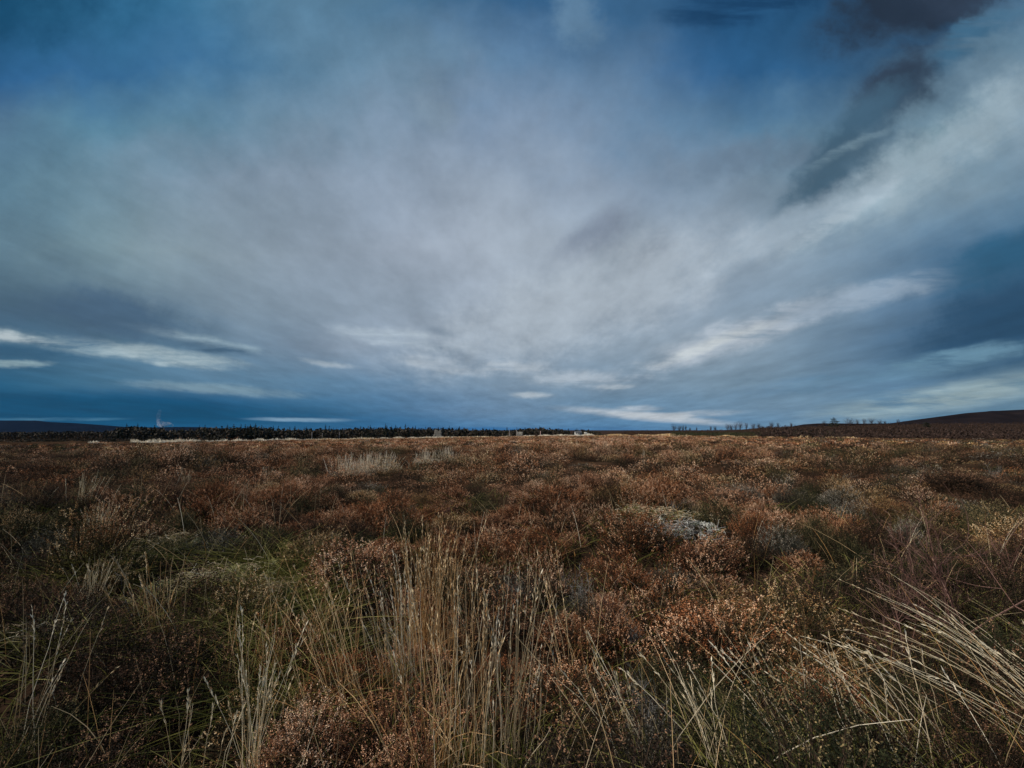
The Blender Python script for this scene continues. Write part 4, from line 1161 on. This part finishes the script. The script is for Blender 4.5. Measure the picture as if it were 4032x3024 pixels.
# sheep at the end of the strip
def skin_body(name, verts, edges, radii, mat, parent, loc):
    me = bpy.data.meshes.new(name); me.from_pydata(verts, edges, []); me.update()
    o = bpy.data.objects.new(name, me); COL.objects.link(o); o.parent = parent
    sk = o.modifiers.new('skin', 'SKIN'); 
    for v, r in zip(me.skin_vertices[0].data, radii): v.radius = (r, r)
    me.skin_vertices[0].data[0].use_root = True
    ss = o.modifiers.new('sub', 'SUBSURF'); ss.levels = 1; ss.render_levels = 2
    me.materials.append(mat); return o
M_FLEECE = noise_mat('fleece', (.5,.48,.42), (.74,.71,.65), 9, bump=.8)
M_FACE = noise_mat('sheep_face', (.015,.013,.012), (.04,.035,.03), 9)
def sheep(px, y, rz, sc_, m1, m2, label, dz=0):
    x = (px - 2016) / F * y; root = empty('sheep', (x, y, tz(x, y) + dz), rz); root.scale = (sc_,) * 3
    vs = [(0,0,.62),(.28,0,.66),(-.30,0,.64),(.46,0,.80),(.58,0,.90),(.76,0,.84), (.27,.13,.32),(.27,.13,.02),(.27,-.13,.32),(.27,-.13,.02),
          (-.36,.13,.42),(-.42,.13,.24),(-.36,.13,.02),(-.36,-.13,.42),(-.42,-.13,.24),(-.36,-.13,.02),(-.48,0,.58)]
    es = [(0,1),(0,2),(1,3),(3,4),(4,5),(1,6),(6,7),(1,8),(8,9),(2,10),(10,11),(11,12),(2,13),(13,14),(14,15),(2,16)]
    rd = [.27,.25,.27,.15,.10,.055,.07,.035,.07,.035,.10,.05,.035,.10,.05,.035,.06]
    skin_body('body', vs, es, rd, m1, root, None)
    vh = [(.60,0,.905),(.72,0,.86),(.80,0,.80)]
    skin_body('head', vh, [(0,1),(1,2)], [.112,.09,.062], m2, root, None)
    V = []
    for s_ in (-1, 1):
        me = bpy.data.meshes.new('ear'); me.from_pydata([(.6,.07*s_,.95),(.56,.10*s_,.91),(.60,.22*s_,.93),(.63,.11*s_,.97)], [], [(0,1,2),(0,2,3),(0,3,1),(1,3,2)]); me.update()
        link('ear', me, m2, root)
    tag(root, label, 'sheep')
sheep(2306, 142, R(185), 1.0, M_FLEECE, M_FACE, 'white sheep with a dark face at the right end of the white grass strip', .15)
sheep(2112, 133, R(10), .85, noise_mat('dark_fleece', (.03,.022,.018), (.09,.06,.05), 9), M_FACE, 'dark brown sheep in the left part of the white grass strip', -.15)

# ------------------------------------------------------------------ smoke plume behind the wood
def smoke(px, row0, y):
    p = at_depth(px, row0, y); k = y / F
    root_pts = [(0,-14,9),(6,0,14),(22,10,13),(38,14,8),(-2,16,9),(-10,34,8),(-14,52,7),(-8,66,5)]
    bm = bpy.data.meshes.new('smoke_plume'); Vs, Fs, o = [], [], 0
    path = [(46,4,6),(36,8,8),(24,9,11),(12,8,13),(0,10,12),(-6,20,9),(-9,32,7),(-11,44,7),(-9,56,6),(-5,66,5)]
    root_pts = [tuple(np.array(path[q]) * (1 - t) + np.array(path[q + 1]) * t) for q in range(len(path) - 1) for t in (0, .33, .66)]
    for (a, b, r) in root_pts:
        th = np.linspace(0, np.pi, 7); ph = np.linspace(0, 2 * np.pi, 10, endpoint=False)
        T, Ph = np.meshgrid(th, ph, indexing='ij')
        v = np.stack([np.sin(T) * np.cos(Ph) * r * 1.2 + a, np.sin(T) * np.sin(Ph) * r, np.cos(T) * r + b], -1).reshape(-1, 3) * k
        i, j = np.meshgrid(np.arange(6), np.arange(10), indexing='ij')
        f = np.stack([i * 10 + j, (i + 1) * 10 + j, (i + 1) * 10 + (j + 1) % 10, i * 10 + (j + 1) % 10], -1).reshape(-1, 4)
        Vs.append(v); Fs.append(f + o); o += len(v)
    m = bpy.data.materials.new('smoke'); m.use_nodes = True; nt = m.node_tree; nt.nodes.clear()
    pv = nt.nodes.new('ShaderNodeVolumePrincipled'); pv.inputs['Color'].default_value = (.85, .84, .92, 1); pv.inputs['Anisotropy'].default_value = .1
    tcn = nt.nodes.new('ShaderNodeTexCoord'); nz = nt.nodes.new('ShaderNodeTexNoise'); nz.inputs['Scale'].default_value = .12 / k; nz.inputs['Detail'].default_value = 3
    nt.links.new(tcn.outputs['Object'], nz.inputs[0])
    sx = nt.nodes.new('ShaderNodeSeparateXYZ'); nt.links.new(tcn.outputs['Object'], sx.inputs[0])
    mr = nt.nodes.new('ShaderNodeMapRange'); nt.links.new(sx.outputs[2], mr.inputs[0]); mr.inputs[1].default_value = 8 * k; mr.inputs[2].default_value = 34 * k; mr.inputs[3].default_value = .06 / k; mr.inputs[4].default_value = .006 / k
    mm = nt.nodes.new('ShaderNodeMapRange'); nt.links.new(nz.outputs[0], mm.inputs[0]); mm.inputs[1].default_value = .36; mm.inputs[2].default_value = .6
    mu = nt.nodes.new('ShaderNodeMath'); mu.operation = 'MULTIPLY'; nt.links.new(mr.outputs[0], mu.inputs[0]); nt.links.new(mm.outputs[0], mu.inputs[1])
    nt.links.new(mu.outputs[0], pv.inputs['Density'])
    om = nt.nodes.new('ShaderNodeOutputMaterial'); nt.links.new(pv.outputs[0], om.inputs['Volume'])
    ob = link('smoke_plume', make_mesh('smoke_plume', np.concatenate(Vs), np.concatenate(Fs)), m, None, p)
    tag(ob, 'pale plume of smoke rising behind the left end of the wood', 'smoke', kind='stuff')
smoke(632, 1680, 900)
# ------------------------------------------------------------------ haze
hv, hf = box(0, 4000, 180, 16000, 9000, 480)
hm = bpy.data.materials.new('haze'); hm.use_nodes = True; hm.node_tree.nodes.clear()
pv = hm.node_tree.nodes.new('ShaderNodeVolumePrincipled'); pv.inputs['Color'].default_value = (.15, .45, 1.0, 1); pv.inputs['Density'].default_value = .5e-5
ho = hm.node_tree.nodes.new('ShaderNodeOutputMaterial'); hm.node_tree.links.new(pv.outputs[0], ho.inputs['Volume'])
haze = link('haze', make_mesh('haze', hv, hf), hm); tag(haze, 'thin blue haze over the far hills', 'haze', kind='stuff')

print('BUSHES', len(near), len(rest), 'FIELD', len(pts), 'CONIFERS', n_)
